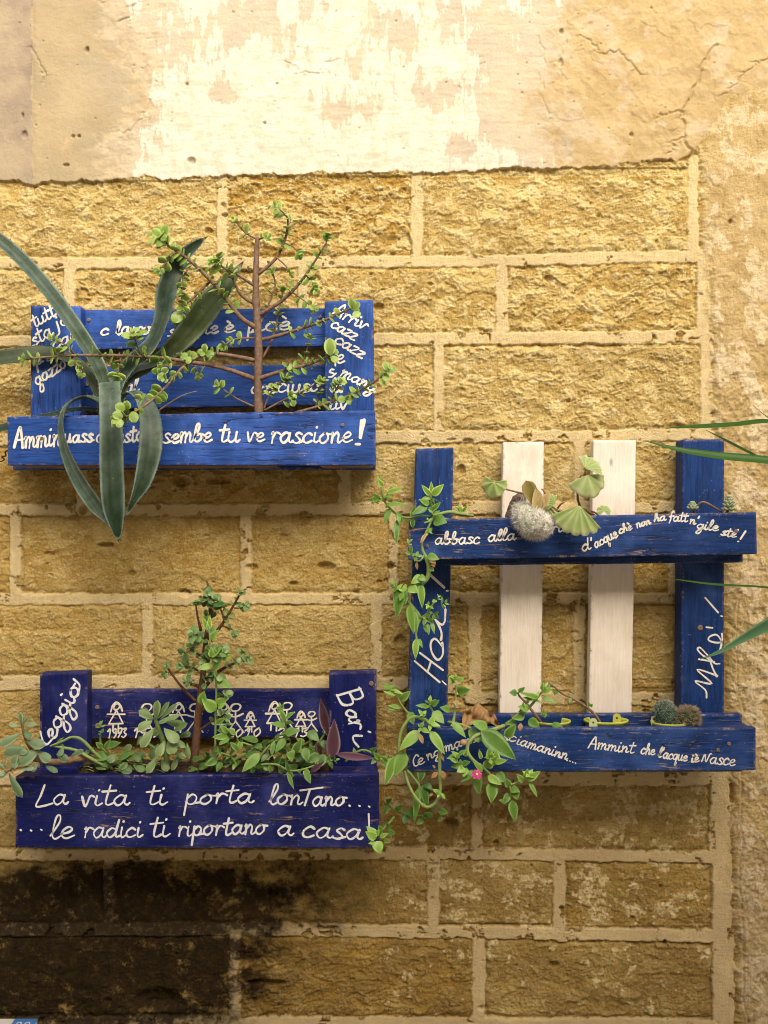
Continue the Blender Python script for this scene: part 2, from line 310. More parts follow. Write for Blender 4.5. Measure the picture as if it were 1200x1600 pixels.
    tan = np.clip(lf * (.75 + .6 * fbm(un * 1.5, vn * 1.5, 4, 195)), 0, 1)
    purp = np.clip(.5 + 1.4 * fbm(un * 1.8, vn * 1.8, 4, 201, .6), 0, 1)
    low = np.interp(v, [560, 800, 1000, 1210, 1260, 1330, 1500], [0, .25, .32, .42, .5, 1.0, 1.6]).astype('f'); fade = np.interp(v, [620, 820, 1600], [1, .45, .4]).astype('f')  # weathered lower courses, browned further to deepen the light gradient
    crust = crust * fade; crust2 = crust2 * fade; ochre = np.clip(ochre + .5 * low, 0, 1); dirt_shade = np.clip(dirt_shade * (.55 + .55 * low) + .12 * low, 0, 1); tan = np.where(pl_mask & (u < 52 + wob), 1.6, tan)  # far-left plaster strip marked for a painted edge shade
    A = np.stack([mort * (1 - rp), wash, soot, tone], -1); B = np.stack([pale, dirt_shade, ochre, rp * (1 - pl)], -1)
    midc = sstep(-50, 40, u - e_l + 10 * wob) * sstep(-60, 50, e_r - u + 12 * wob)
    C = np.stack([np.where(pl_mask, midc, crust), tan, np.where(pl_mask, purp, crust2), rsh], -1)
    # split faces: masonry / plaster
    P = np.stack([X, -h, Z], -1).reshape(-1, 3).astype('f')
    idx = np.arange(nx * nz).reshape(nz, nx)
    F = np.stack([idx[:-1, :-1], idx[:-1, 1:], idx[1:, 1:], idx[1:, :-1]], -1).reshape(-1, 4)
    fm = (pl_mask[:-1, :-1] & pl_mask[1:, :-1] & pl_mask[:-1, 1:] & pl_mask[1:, 1:]).reshape(-1)
    def mk(name, faces, mat, parent=None):
        used = np.unique(faces); rm = np.zeros(nx * nz, 'i4'); rm[used] = np.arange(len(used))
        me = bpy.data.meshes.new(name); me.vertices.add(len(used)); me.vertices.foreach_set("co", P[used].ravel())
        fl = rm[faces].ravel().astype('i4'); me.loops.add(len(fl)); me.loops.foreach_set("vertex_index", fl)
        me.polygons.add(len(faces)); me.polygons.foreach_set("loop_start", np.arange(0, len(fl), 4, dtype='i4'))
        me.update(calc_edges=True)
        for nme, arr in (("ma", A), ("mb", B), ("mc", C)):
            at = me.attributes.new(nme, 'FLOAT_COLOR', 'POINT'); at.data.foreach_set("color", arr.reshape(-1, 4)[used].astype('f').ravel())
        me.polygons.foreach_set("use_smooth", np.ones(len(faces), bool)); me.materials.append(mat)
        o = bpy.data.objects.new(name, me); COL.objects.link(o); o.parent = parent
        return o
    return mk, F[~fm], F[fm]

def m_masonry():
    n = NT("weathered tuff masonry"); c = n.coord()
    def rgb(nm):
        a = n.attr(nm); s = n.new("ShaderNodeSeparateColor"); n.link(a.outputs['Color'], s.inputs[0]); return s.outputs[0], s.outputs[1], s.outputs[2], a.outputs['Alpha']
    mo, wash, soot, tone = rgb("ma"); pale, dirt_shade, och, rp = rgb("mb"); cru, _, cru2, rsh = rgb("mc")
    f1 = n.noise(c, 55, 6, .7); f2 = n.noise(c, 210, 4, .7); f3 = n.noise(c, 16, 5, .65)
    st = n.mix(och, (.56, .425, .18), (.555, .375, .095))
    st = n.mix(n.math('MULTIPLY', tone, .7), st, (.50, .41, .235)); st = n.mix(n.math('SUBTRACT', 1.0, tone), st, n.mix(1.0, st, (.72, .64, .52), 'MULTIPLY'))
    st = n.mix(n.ramp(f1, .42, .70, 0, .75), st, (.31, .195, .05)); st = n.mix(n.ramp(f3, .50, .8, 0, .6), st, (.70, .55, .27))
    st = n.mix(n.math('MULTIPLY', n.ramp(f2, .52, .72), n.math('SUBTRACT', .62, n.math('MULTIPLY', dirt_shade, .5))), st, (.80, .68, .42))
    st = n.mix(n.math('MULTIPLY', n.ramp(n.noise(c, 95, 5, .7), .60, .70), .8), st, (.12, .075, .03))
    st = n.mix(n.math('MULTIPLY', cru, n.ramp(f1, .3, .65, .3, .75)), st, (.68, .55, .29)); st = n.mix(n.math('MULTIPLY', cru2, n.ramp(f2, .35, .6, .2, .7)), st, (.74, .63, .40))
    st = n.mix(n.math('MULTIPLY', dirt_shade, n.ramp(f3, .3, .75, .5, .95)), st, (.215, .140, .050))
    st = n.mix(n.math('MULTIPLY', pale, n.ramp(f1, .38, .58, .05, .9)), st, (.66, .56, .38))
    lowt = n.ramp(dirt_shade, .2, .6); st = n.mix(n.math('MULTIPLY', n.math('MULTIPLY', n.ramp(n.noise(c, 130, 6, .75), .56, .64), .75), lowt), st, (.10, .062, .022)); st = n.mix(n.math('MULTIPLY', n.math('MULTIPLY', n.ramp(n.noise(c, 170, 6, .75), .62, .69), .7), lowt), st, (.62, .50, .28))
    st = n.mix(1.0, st, (1.01, .99, .81), 'MULTIPLY')
    mc = n.mix(n.ramp(f1, .35, .7), (.63, .50, .255), (.72, .59, .335)); mc = n.mix(n.math('MULTIPLY', dirt_shade, .55), mc, (.40, .29, .155))
    mc = n.mix(n.ramp(f2, .58, .74, 0, .45), mc, (.3, .2, .1)); mc = n.mix(n.ramp(n.noise(c, 7, 6, .7), .52, .72, 0, .55), mc, (.47, .35, .19))
    rc = n.mix(rsh, n.mix(n.ramp(f3, .35, .7), (.46, .335, .145), (.58, .44, .22)), n.mix(n.ramp(f1, .35, .7), (.68, .56, .36), (.58, .45, .24)))
    rc = n.mix(n.math('MULTIPLY', n.ramp(f1, .50, .68), n.math('ADD', .35, n.math('MULTIPLY', dirt_shade, .6))), rc, (.24, .16, .065)); rc = n.mix(n.math('MULTIPLY', n.ramp(n.noise(c, 24, 7, .75), .54, .62), n.math('MULTIPLY', dirt_shade, 1.1), True), rc, (.70, .60, .43)); rc = n.mix(n.math('MULTIPLY', dirt_shade, .45), rc, (.33, .25, .14))
    col = n.mix(rp, n.mix(mo, st, mc), rc)
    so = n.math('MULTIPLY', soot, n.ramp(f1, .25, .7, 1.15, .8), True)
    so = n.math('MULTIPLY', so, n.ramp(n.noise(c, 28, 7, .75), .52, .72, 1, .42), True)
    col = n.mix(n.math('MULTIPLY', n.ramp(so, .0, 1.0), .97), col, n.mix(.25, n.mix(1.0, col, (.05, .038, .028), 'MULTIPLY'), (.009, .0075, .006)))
    b = n.bump(n.noise(c, 110, 7, .75), .8, .006); b = n.bump(n.noise(c, 420, 3, .6), .6, .002, b)
    return n.fin(col, .92, b, .12)
def m_plaster():
    n = NT("old lime plaster"); c = n.coord()
    def rgb(nm):
        a = n.attr(nm); s = n.new("ShaderNodeSeparateColor"); n.link(a.outputs['Color'], s.inputs[0]); return s.outputs[0], s.outputs[1], s.outputs[2], a.outputs['Alpha']
    _, wash, _, _ = rgb("ma"); pale, dirt_shade, och, _ = rgb("mb"); mid, tan, purp, rsh = rgb("mc")
    f1 = n.noise(c, 40, 6, .68); f2 = n.noise(n.coord((1, 1, .35)), 120, 4, .7); f3 = n.noise(c, 9, 5, .62)
    base = n.mix(n.ramp(f3, .32, .68), (.40, .295, .14), (.48, .37, .195))                  # right: warm bare render
    base = n.mix(n.math('MULTIPLY', n.ramp(f1, .52, .72), .55), base, (.36, .25, .105)); base = n.mix(n.math('MULTIPLY', n.ramp(purp, .55, .9), .5), base, (.55, .45, .33))
    tn = n.mix(n.ramp(f3, .3, .7), (.35, .285, .175), (.43, .35, .215)); tn = n.mix(n.math('MULTIPLY', n.ramp(n.noise(c, 6, 4), .5, .7), .6), tn, (.40, .345, .26))
    tn = n.mix(n.ramp(tan, 1.1, 1.4), tn, n.mix(n.ramp(f3, .35, .65), (.27, .215, .17), (.38, .31, .21))); base = n.mix(n.ramp(tan, .3, .6), base, tn)  # marked strip turns greyer, standing in for shade at the edge
    pe = n.mix(n.ramp(f3, .35, .65), (.46, .40, .31), (.51, .44, .315)); base = n.mix(mid, base, pe)
    wc = n.mix(n.ramp(f1, .35, .7), (.68, .63, .53), (.60, .535, .42)); wc = n.mix(n.ramp(f2, .58, .72, 0, .5), wc, (.63, .52, .36))
    col = n.mix(wash, base, wc)
    col = n.mix(n.math('MULTIPLY', n.ramp(n.noise(c, 75, 4, .7), .68, .76), .5), col, (.25, .17, .09))
    b = n.bump(n.noise(c, 90, 6, .68), .35, .003); b = n.bump(n.noise(c, 380, 3, .6), .25, .0012, b)
    return n.fin(col, .88, b, .15)
mk, FS, FP = build_wall()
wall = mk("stone_wall", FS, m_masonry()); tag(wall, "tall golden tuff block wall with pale mortar joints", "wall")
mk("plaster_coat", FP, m_plaster(), wall)

# ------------------------------------------------------------------ the alley itself: paving and an unseen house behind the camera, added to shade the wall
mb = MB(); random.seed(3)
mb.add([(-40, -40, -.03), (40, -40, -.03), (40, 6, -.03), (-40, 6, -.03)], [(0, 1, 2, 3)], .2)
for i in range(-12, 12):
    for j in range(8):
        x0, y0 = i * .5 + .006 + (.25 if j % 2 else 0), -.05 - (j + 1) * .42 + .006; x1, y1 = x0 + .488, y0 + .408; t = random.random()
        mb.add([(x0, y0, -.02), (x1, y0, -.02), (x1, y1, -.02), (x0, y1, -.02), (x0 + .005, y0 + .005, 0), (x1 - .005, y0 + .005, 0), (x1 - .005, y1 - .005, 0), (x0 + .005, y1 - .005, 0)],
               [(4, 5, 6, 7), (0, 1, 5, 4), (1, 2, 6, 5), (2, 3, 7, 6), (3, 0, 4, 7)], t, False)
pv = mb.build("alley_pavement", m_plain("worn limestone paving", (.50, .44, .34), (.60, .54, .43), 14, .6)); tag(pv, kind="structure")
def box(mb, x0, x1, y0, y1, z0, z1, tone=.5):
    mb.add([(x0, y0, z0), (x1, y0, z0), (x1, y1, z0), (x0, y1, z0), (x0, y0, z1), (x1, y0, z1), (x1, y1, z1), (x0, y1, z1)],
           [(0, 3, 2, 1), (4, 5, 6, 7), (0, 1, 5, 4), (1, 2, 6, 5), (2, 3, 7, 6), (3, 0, 4, 7)], tone, False)
hs = empty("house", (0, -ALLEY_W, 0), "unseen plastered house across the alley, added to block low sky and sun", "house")
mb = MB(); box(mb, -7, 7, -ALLEY_W - 4, -ALLEY_W, 0, ROOF_H); mb.build("wall", m_plain("cream house plaster", (.74, .66, .50), (.80, .73, .58), 5, .85), hs)
mb = MB(); box(mb, -7.1, 7.1, -ALLEY_W - 4.1, -ALLEY_W + .08, ROOF_H + .002, ROOF_H + .09); mb.build("roof", m_plain("stone coping", (.5, .42, .3), (.56, .48, .36), 20, .8), hs)
m_shut = m_plain("green shutter paint", (.05, .09, .06), (.07, .12, .08), 20, .5)
for x in (-2.6, 2.4):
    mb = MB(); box(mb, x - .5, x + .5, -ALLEY_W, -ALLEY_W + .05, 1.0, 2.5); w = mb.build("window", m_shut, hs)
    mb = MB(); box(mb, x - .6, x + .6, -ALLEY_W, -ALLEY_W + .1, .92, .998); mb.build("sill", m_plain("limestone sill", (.5, .44, .34), (.56, .5, .4), 30), w)
# ------------------------------------------------------------------ boards, planters, painted writing
def board(name, corners, d, th, mat, parent, bev=1.6, seglen=14, wobble=.5, loc=None):
    """corners in photo px on the front plane at depth d: tl, tr, br, bl; thickness th metres goes to the wall"""
    tl, tr, br, bl = [W(x, y, d) for x, y in corners]
    horiz = (tr - tl).length > (bl - tl).length
    if horiz: A0, A1, B0, B1 = tl, tr, bl, br        # A edge to B edge is the cross direction, 0->1 along the length
    else: A0, A1, B0, B1 = tl, bl, tr, br
    L = (A1 - A0).length; n = max(4, int(L / .014)); b = bev * .001; e = .006
    Wd = (B0 - A0).length; cr = []
    # profile in (s across 0..Wd, t depth 0..th) with worn-edge flag
    def corner(s, t, ds, dt):
        q = []
        for k in range(4):
            a = k / 3 * math.pi / 2; q.append((s + ds * b * (1 - math.sin(a)), t + dt * b * (1 - math.cos(a)), 1.0))
        return q
    P = []
    c = corner(0, 0, 1, 1); P += [(e, 0, 0)] + c[::-1][:0]
    def ring():
        r = []
        r += [(Wd * f, 0, 0) for f in (.25, .5, .75)] + [(Wd - e, 0, 0)]
        r += [(Wd - b, 0, 1), (Wd - .3 * b, .3 * b, 1), (Wd, b, 1), (Wd, min(e, th * .4), 0)]
        r += [(Wd, max(th - e, th * .6), 0), (Wd, th - b, 1), (Wd - .3 * b, th - .3 * b, 1), (Wd - b, th, 1), (Wd - e, th, 0)]
        r += [(e, th, 0), (b, th, 1), (.3 * b, th - .3 * b, 1), (0, th - b, 1), (0, max(th - e, th * .6), 0)]
        r += [(0, min(e, th * .4), 0), (0, b, 1), (.3 * b, .3 * b, 1), (b, 0, 1), (e, 0, 0)]
        return r
    P = ring(); m = len(P); vs = []; tn = []; ph = random.uniform(0, 100)
    ts = [0, .0015 / L] + [.006 / L + (1 - .012 / L) * i / n for i in range(n + 1)] + [1 - .0015 / L, 1]
    for i, t in enumerate(ts):
        endf = i in (0, 1, len(ts) - 2, len(ts) - 1); shr = .0012 if i in (0, len(ts) - 1) else 0
        a = A0.lerp(A1, t); bb = B0.lerp(B1, t); dr = (bb - a) / Wd
        w1 = math.sin(t * L * 31 + ph) * .5 + math.sin(t * L * 83 + ph * 2) * .3; w2 = math.sin(t * L * 27 + ph * 3) * .5 + math.sin(t * L * 71 + ph) * .35
        for (s, q, ed) in P:
            s2 = min(max(s, shr), Wd - shr); q2 = min(max(q, shr), th - shr)
            wv = (w1 * (1 - s / Wd) + w2 * s / Wd) * wobble * .001
            vs.append(a + dr * (s2 + wv) + Vector((0, q2, 0))); tn.append(1.0 if (endf or ed) else 0.0)
    fs = []; N = len(ts)
    for i in range(N - 1):
        for k in range(m):
            k2 = (k + 1) % m; fs.append((i * m + k, i * m + k2, (i + 1) * m + k2, (i + 1) * m + k))
    fs.append(tuple(range(m))); fs.append(tuple((N - 1) * m + k for k in range(m - 1, -1, -1)))
    mb = MB(); mb.add(vs, fs, tn, True)
    mb.sm[-1] = mb.sm[-2] = False
    o = mb.build(name, mat, parent, loc)
    return o

_G = {}
def glyph(ch, adv, s): _G[ch] = (adv, [[tuple(map(float, p.split(','))) for p in st.split()] for st in s.split('|')])
glyph('a', 1.1, ".75,.85 .4,1 .05,.5 .3,0 .62,.25 .78,.95|.78,.95 .75,.25 .95,.03 1.1,.2")
glyph('b', .95, "0,.3 .38,1.4 .36,2 .14,1.85 .1,.4 .35,0 .72,.3 .6,.85 .3,.75|.6,.85 .95,.75")
glyph('c', .85, ".7,.8 .4,1 .05,.6 .1,.15 .4,0 .75,.2")
glyph('d', 1.1, ".7,.85 .35,1 .02,.5 .3,0 .65,.35 .78,1|.85,1.9 .74,.5 .85,.05 1.1,.15")
glyph('e', .85, ".05,.42 .45,.52 .65,.8 .4,1 .1,.65 .12,.2 .4,0 .82,.22")
glyph('f', .7, ".65,1.75 .45,2 .25,1.6 .25,.2 .15,-.4|.0,.85 .7,1")
glyph('g', 1.0, ".7,.85 .35,1 .02,.55 .3,.1 .65,.4 .75,1|.75,1 .7,-.5 .4,-1 .1,-.8 .4,-.2 1.0,.25")
glyph('h', .95, "0,.2 .38,1.5 .33,2 .14,1.7 .1,0|.1,.4 .45,1 .65,.7 .65,.12 .95,.15")
glyph('i', .5, ".1,.95 .1,.2 .28,0 .52,.22|.14,1.5 .17,1.56")
glyph('I', .5, ".1,.95 .1,.2 .28,0 .52,.22")
glyph('j', .5, ".2,.95 .2,-.6 -.1,-.9|.24,1.5 .27,1.56")
glyph('l', .58, "0,.3 .42,1.4 .38,2 .18,1.8 .1,.4 .3,0 .6,.22")
glyph('m', 1.3, "0,.85 .1,1 .12,0|.12,.5 .35,1 .52,.8 .52,0|.52,.5 .78,1 .95,.75 .95,.15 1.1,.02 1.3,.22")
glyph('n', .95, "0,.85 .1,1 .12,0|.12,.5 .4,1 .6,.75 .6,.15 .75,.02 .95,.22")
glyph('o', .95, ".4,1 .05,.6 .1,.15 .4,0 .7,.4 .6,.9 .35,1|.6,.9 .95,.85")
glyph('p', .95, ".1,1 .1,-1|.1,.6 .4,1 .7,.7 .6,.15 .3,.05 .12,.3|.6,.15 .95,.2")
glyph('q', 1.0, ".7,.85 .35,1 .02,.5 .3,0 .65,.35 .75,1|.75,1 .72,-1 .95,-.5")
glyph('r', .75, ".05,.85 .15,1 .15,0|.15,.5 .35,.95 .55,.95 .75,.8")
glyph('s', .8, ".65,.85 .4,1 .18,.78 .42,.5 .62,.2 .35,0 .02,.12|.5,.06 .8,.2")
glyph('t', .68, ".28,1.8 .22,.3 .4,0 .68,.2|-.1,1.22 .66,1.32")
glyph('T', .62, ".3,1.85 .28,.0|-.2,1.75 .95,2.1")
glyph('u', 1.0, ".05,1 .05,.3 .3,0 .6,.3 .66,1|.66,1 .66,.2 .82,.03 1.0,.22")
glyph('v', .9, "0,1 .3,0 .6,.95 .9,.85")
glyph('z', .8, ".05,.95 .65,.95 .05,.02 .75,.05")
glyph('A', 1.15, "0,0 .4,1.9 .6,1.85 .95,-.1|.12,.75 .9,.8")
glyph('B', 1.0, ".1,2 .1,0|.0,1.95 .6,1.9 .65,1.2 .15,1.05|.15,1.05 .85,.9 .75,.1 .05,.02")
glyph('C', 1.0, ".8,1.6 .45,1.9 .05,1.1 .2,.15 .6,0 .95,.35")
glyph('H', 1.15, ".1,1.9 .05,0|.85,2 .85,0|.05,.95 .9,1.05")
glyph('L', 1.1, ".35,2 .2,1 .0,.05 .5,.02 1.0,.2")
glyph('M', 1.5, "0,0 .25,1.8 .6,.5 1.0,1.9 1.15,0")
glyph('N', 1.1, ".0,.1 .2,1.3 .6,.1 .85,1.4 1.05,1.5")
glyph("'", .35, ".15,1.9 .1,1.45")
glyph('!', .45, ".25,2 .15,.55|.12,.05 .13,.0")
glyph('.', .42, ".15,.06 .18,.02")
glyph('`', 0.0, "-.75,1.7 -.5,1.4")
glyph('^', 0.0, "-.3,1.4 -.1,1.8")
glyph(' ', .7, "0,0")
for c_, s_ in {'1': "0,1.4 .35,1.9 .35,0", '9': ".6,1.5 .3,1.9 .05,1.4 .35,1.0 .62,1.5 .55,.5 .35,0", '7': "0,1.85 .65,1.85 .25,0|.1,.95 .6,1.0", '3': ".05,1.8 .5,1.85 .25,1.1 .62,.6 .3,0 0,.2",
               '4': ".35,1.9 0,.8 .7,.8|.5,1.2 .48,0", '2': ".05,1.5 .35,1.9 .6,1.4 .05,.05 .7,.1", '0': ".35,1.9 .05,1 .3,0 .6,.9 .38,1.9"}.items(): glyph(c_, .8, s_)
def crom(pts, n=5):
    if len(pts) < 3: return pts
    o = []; q = [pts[0]] + list(pts) + [pts[-1]]
    for i in range(1, len(q) - 2):
        for k in range(n):
            t = k / n; a, b, c, d = q[i - 1:i + 3]
            o.append(tuple(.5 * (2 * b[j] + (c[j] - a[j]) * t + (2 * a[j] - 5 * b[j] + 4 * c[j] - d[j]) * t * t + (3 * b[j] - a[j] - 3 * c[j] + d[j]) * t ** 3) for j in range(len(b))))
    o.append(tuple(pts[-1])); return o
_zl = [0]
class ML:
    def __init__(s): s.g = []
    def new(s): s.g.append(MB()); return s.g[-1]
    @property
    def cur(s): return s.g[-1] if s.g else s.new()
    def build(s, name, mat, parent):
        for k, q in enumerate(s.g):
            if q.v: q.build(getattr(q, 'nm', name), mat, parent)
def stroke(mb, pts, w, d, smooth=True, ht=.0003):
    if isinstance(mb, ML): mb = mb.cur
    w = w * .74
    """one brush stroke in photo px on the plane at depth d"""
    if smooth: pts = crom(pts)
    P = [Vector((a, b, 0)) for a, b in pts]; Q = [P[0]]
    for p in P[1:]:
        if (p - Q[-1]).length > .35: Q.append(p)
    if len(Q) < 2: Q = [P[0], P[0] + Vector((.6, .1, 0))]
    t0 = (Q[1] - Q[0]).normalized(); t1 = (Q[-1] - Q[-2]).normalized(); hw = w / 2
    ga, gb = random.uniform(.82, 1.18), random.uniform(.68, 1.1)
    S = [(Q[0] - t0 * hw, .12), (Q[0] - t0 * hw * .7, .7)] + [(q, (ga + (gb - ga) * i / len(Q)) * (1 + .15 * math.sin(i * .55 + len(mb.v)) + random.uniform(-.08, .08))) for i, q in enumerate(Q)] + [(Q[-1] + t1 * hw * .7, .7), (Q[-1] + t1 * hw, .12)]
    vs = []; fs = []; _zl[0] = (_zl[0] + 1) % 9; z0 = .0005 + _zl[0] * .00004
    for i, (p, sc) in enumerate(S):
        a = S[max(i - 1, 0)][0]; b = S[min(i + 1, len(S) - 1)][0]; t = (b - a).normalized() if (b - a).length > 1e-6 else t0; nn = Vector((-t.y, t.x, 0))
        for off in (-1, 0, 1):
            q = p + nn * off * hw * sc; vs.append(W(q.x, q.y, d + z0))
    for i in range(len(S) - 1):
        for k in range(2): fs.append((i * 3 + k, i * 3 + k + 1, i * 3 + 4 + k, i * 3 + 3 + k))
    mb.add(vs, fs, random.uniform(0, .5))
def text(mb, s, p0, p1, xh, d, w, slant=.14):
    """handwriting from p0 to p1 (photo px along the baseline), xh = x-height in px"""
    if isinstance(mb, ML): mb = mb.new()
    adv = sum(_G[c][0] for c in s if c in _G); L = math.hypot(p1[0] - p0[0], p1[1] - p0[1]); sx = L / adv; e = ((p1[0] - p0[0]) / L, (p1[1] - p0[1]) / L); up = (e[1], -e[0])
    cur = 0.0
    for c in s:
        a, sts = _G[c]; jy = random.uniform(-.06, .06); js = random.uniform(.94, 1.07)
        if c != ' ':
            for st in sts:
                stroke(mb, [(p0[0] + e[0] * (cur + x + slant * y) * sx + up[0] * (y * js + jy) * xh, p0[1] + e[1] * (cur + x + slant * y) * sx + up[1] * (y * js + jy) * xh) for x, y in st], w, d)
        cur += a
def screw(x, y, d, parent, r=4.2):
    mb = MB(); c = W(x, y, d); k = r * PX; vs = [c + Vector((0, -.0022, 0))]; n = 12
    for i in range(n): a = i / n * 2 * math.pi; vs.append(c + Vector((math.cos(a) * k * .35, -.0010, math.sin(a) * k * .35)))
    for i in range(n): a = i / n * 2 * math.pi; vs.append(c + Vector((math.cos(a) * k * .8, -.0028, math.sin(a) * k * .8)))
    for i in range(n): a = i / n * 2 * math.pi; vs.append(c + Vector((math.cos(a) * k, .001, math.sin(a) * k)))
    fs = [(0, 1 + i, 1 + (i + 1) % n) for i in range(n)]
    for q in (1, 1 + n): fs += [(q + i, q + (i + 1) % n, q + n + (i + 1) % n, q + n + i) for i in range(n)]
    mb.add(vs, fs, .5); mb.build("screw", M_screw, parent)
M_screw = m_plain("rusty screw", (.16, .10, .07), (.30, .24, .19), 300, .5)
def m_brush(name, a, b, under):
    n = NT(name); c = n.coord(); nz = n.noise(c, 120, 5, .7); col = n.mix(n.ramp(nz, .3, .7), a, b)
    col = n.mix(n.math('MULTIPLY', n.ramp(n.noise(c, 260, 5, .75), .57, .68), .75), col, under)
    return n.fin(col, .6, n.bump(nz, .2, .0006), .2)
BA = (.020, .080, .35); BB = (.0065, .0125, .115); BC = (.011, .047, .195)  # one blue per planter, brighter for the top-lit upper one
MA = m_wood("bright blue painted plank", BA, axis='X', chip=.35); MAz = m_wood("bright blue painted upright", BA, axis='Z', chip=.3)
MBx = m_wood("navy painted plank", BB, axis='X', chip=.85, wear=(.34, .22, .17)); MBz = m_wood("navy painted upright", BB, axis='Z', chip=.45, wear=(.34, .24, .2))
MCx = m_wood("scuffed blue painted plank", BC, axis='X', chip=1.05, wear=(.34, .25, .17)); MCz = m_wood("scuffed blue painted upright", BC, axis='Z', chip=.3)
M_raw = m_wood("bare weathered timber", (.26, .16, .085), axis='X', chip=.2, wear=(.4, .3, .2))
M_slat = m_wood("cream painted slat", (.80, .735, .65), axis='Z', chip=.25, wear=(.36, .23, .12), dark=(.72, .64, .54))
M_soil = m_plain("dark potting soil", (.03, .02, .012), (.10, .065, .035), 140, .95, .9, .006)
M_white = m_brush('white brush paint', (.70, .68, .62), (.80, .78, .72), BA); M_white2 = m_brush('white marker paint', (.66, .68, .70), (.76, .77, .78), BB); M_cream = m_brush('cream brush paint', (.70, .66, .54), (.76, .73, .62), BB)
def rect(x0, y0, x1, y1): return [(x0, y0), (x1, y0), (x1, y1), (x0, y1)]
def soil(loc, x0, x1, py, d0, d1, label, seed):
    n = 60; m = 12; mb = MB(); vs = []; rs = random.Random(seed)
    a = W(x0, py, d1); b = W(x1, py, d1); zt = a.z; ang = np.random.default_rng(seed)
    X, Y = np.meshgrid(np.linspace(a.x, b.x, n), np.linspace(-d1, -d0, m)); Zz = zt + .006 * fbm(X * 30, Y * 30, 4, seed) + .004 * fbm(X * 110, Y * 110, 2, seed + 3)
    vs = [Vector(p) for p in zip(X.ravel(), Y.ravel(), Zz.ravel())]
    fs = [(j * n + i, j * n + i + 1, (j + 1) * n + i + 1, (j + 1) * n + i) for j in range(m - 1) for i in range(n - 1)]
    k = len(vs); ed = [i for i in range(n)] + [j * n + n - 1 for j in range(1, m)] + [(m - 1) * n + i for i in range(n - 2, -1, -1)] + [j * n for j in range(m - 2, 0, -1)]
    vs += [Vector((vs[i].x, vs[i].y, zt - .045)) for i in ed]; q = len(ed)
    fs += [(ed[i], ed[(i + 1) % q], k + (i + 1) % q, k + i) for i in range(q)] + [tuple(range(k, k + q))]
    mb.add(vs, fs, .4); o = mb.build("potting_soil", M_soil, None, loc); return tag(o, label, "soil", None, "stuff")

# ---- upper left planter
DF, DP, DS = .155, .066, .030
p1 = empty("pallet_planter", W(300, 735, .0), "bright blue pallet planter holding the agave, high on the left of the wall", "planter", "blue pallet planters on the wall")
lb = board("post", [(48, 478), (126, 478), (127, 730), (48, 732)], DP, .036, MAz, p1); rb = board("post", [(507, 471), (583, 468), (586, 730), (509, 730)], DP, .036, MAz, p1)
s1 = board("back_slat", [(118, 484), (515, 481), (515, 541), (118, 546)], DS, .018, MA, p1); s2 = board("back_slat", [(118, 573), (518, 569), (518, 632), (118, 640)], DS, .018, MA, p1)
board("back_slat", [(20, 690), (586, 690), (587, 734), (20, 734)], .0290, .018, MA, p1)
f1 = board("front_board", [(11, 651), (586, 641), (588, 727), (12, 727)], DF, .022, MA, p1)
board("base_board", [(22, 708), (430, 707), (430, 728.6), (22, 728.6)], DF - .0225, .10, M_raw, p1); board("base_board", [(500, 710), (581, 710), (581, 728.6), (500, 728.6)], DF - .0225, .10, M_raw, p1)
for x0, x1 in ((16, 40), (556, 583)): board("end_block", rect(x0, 658, x1, 709), DF - .0225, .064, MA, p1)
screw(137, 600, DS, p1); screw(139, 500, DS, p1, 3.2); screw(500, 495, DS, p1, 3.2); screw(66, 685, DF, p1, 3); screw(535, 664, DF, p1, 3)
mb = MB()
hk = [(4, 700), (9, 708), (2, 712), (8, 716), (0, 722), (-6, 714)]
M_wire = m_plain("black wire", (.01, .01, .01), (.02, .02, .02), 50, .4)
mb = ML()
for s_, p_, q_, xh_ in (("Ammin", (22, 700), (96, 696), 16), ("uass", (100, 692), (146, 690), 12), ("c", (150, 690), (160, 690), 12), ("iusta", (176, 692), (226, 688), 12.5), ("sembe", (254, 692), (331, 690), 14.5), ("tu", (342, 690), (374, 690), 15), ("ve", (385, 690), (413, 690), 14), ("rascione", (422, 692), (550, 691), 16)):
    text(mb, s_, p_, q_, xh_, DF, 4.8)
mb.new(); stroke(mb, [(569, 656), (567, 667), (564, 684)], 6.5, DF); stroke(mb, [(565, 657), (563, 684)], 6, DF); stroke(mb, [(556, 694), (562, 694)], 5.5, DF)
mb.build("lettering", M_white, f1)
mb = ML()
for s_, p_, q_, xh_ in (("c", (157, 523), (170, 523), 10), ("la", (182, 524), (204, 521), 11), ("vo", (208, 523), (236, 521), 11), ("sc", (262, 526), (290, 524), 11), ("te", (318, 522), (341, 521), 11), ("e`", (349, 520), (367, 519), 11), ("p", (387, 520), (398, 520), 11), ("ice`", (402, 517), (455, 514), 12)):
    text(mb, s_, p_, q_, xh_, DS, 4.4)
mb.build("lettering", M_white, s1)
mb = ML()
for s_, p_, q_, xh_ in (("l", (146, 612), (160, 612), 11), ("al", (196, 614), (217, 612), 12), ("cosciuso", (392, 615), (500, 611), 12)): text(mb, s_, p_, q_, xh_, DS, 4.2)
mb.build("lettering", M_white, s2)
mb = ML()
for s_, p_, q_, xh_ in (("tutt", (54, 512), (88, 492), 10), ("sta", (52, 541), (84, 522), 11), ("jo", (88, 515), (112, 502), 11), ("cal", (84, 546), (120, 528), 10), ("p", (56, 571), (68, 566), 11), ("er", (72, 566), (94, 556), 9), ("gazzo", (58, 603), (106, 571), 11)): text(mb, s_, p_, q_, xh_, DP, 4)
mb.build("lettering", M_white, lb)
mb = ML()
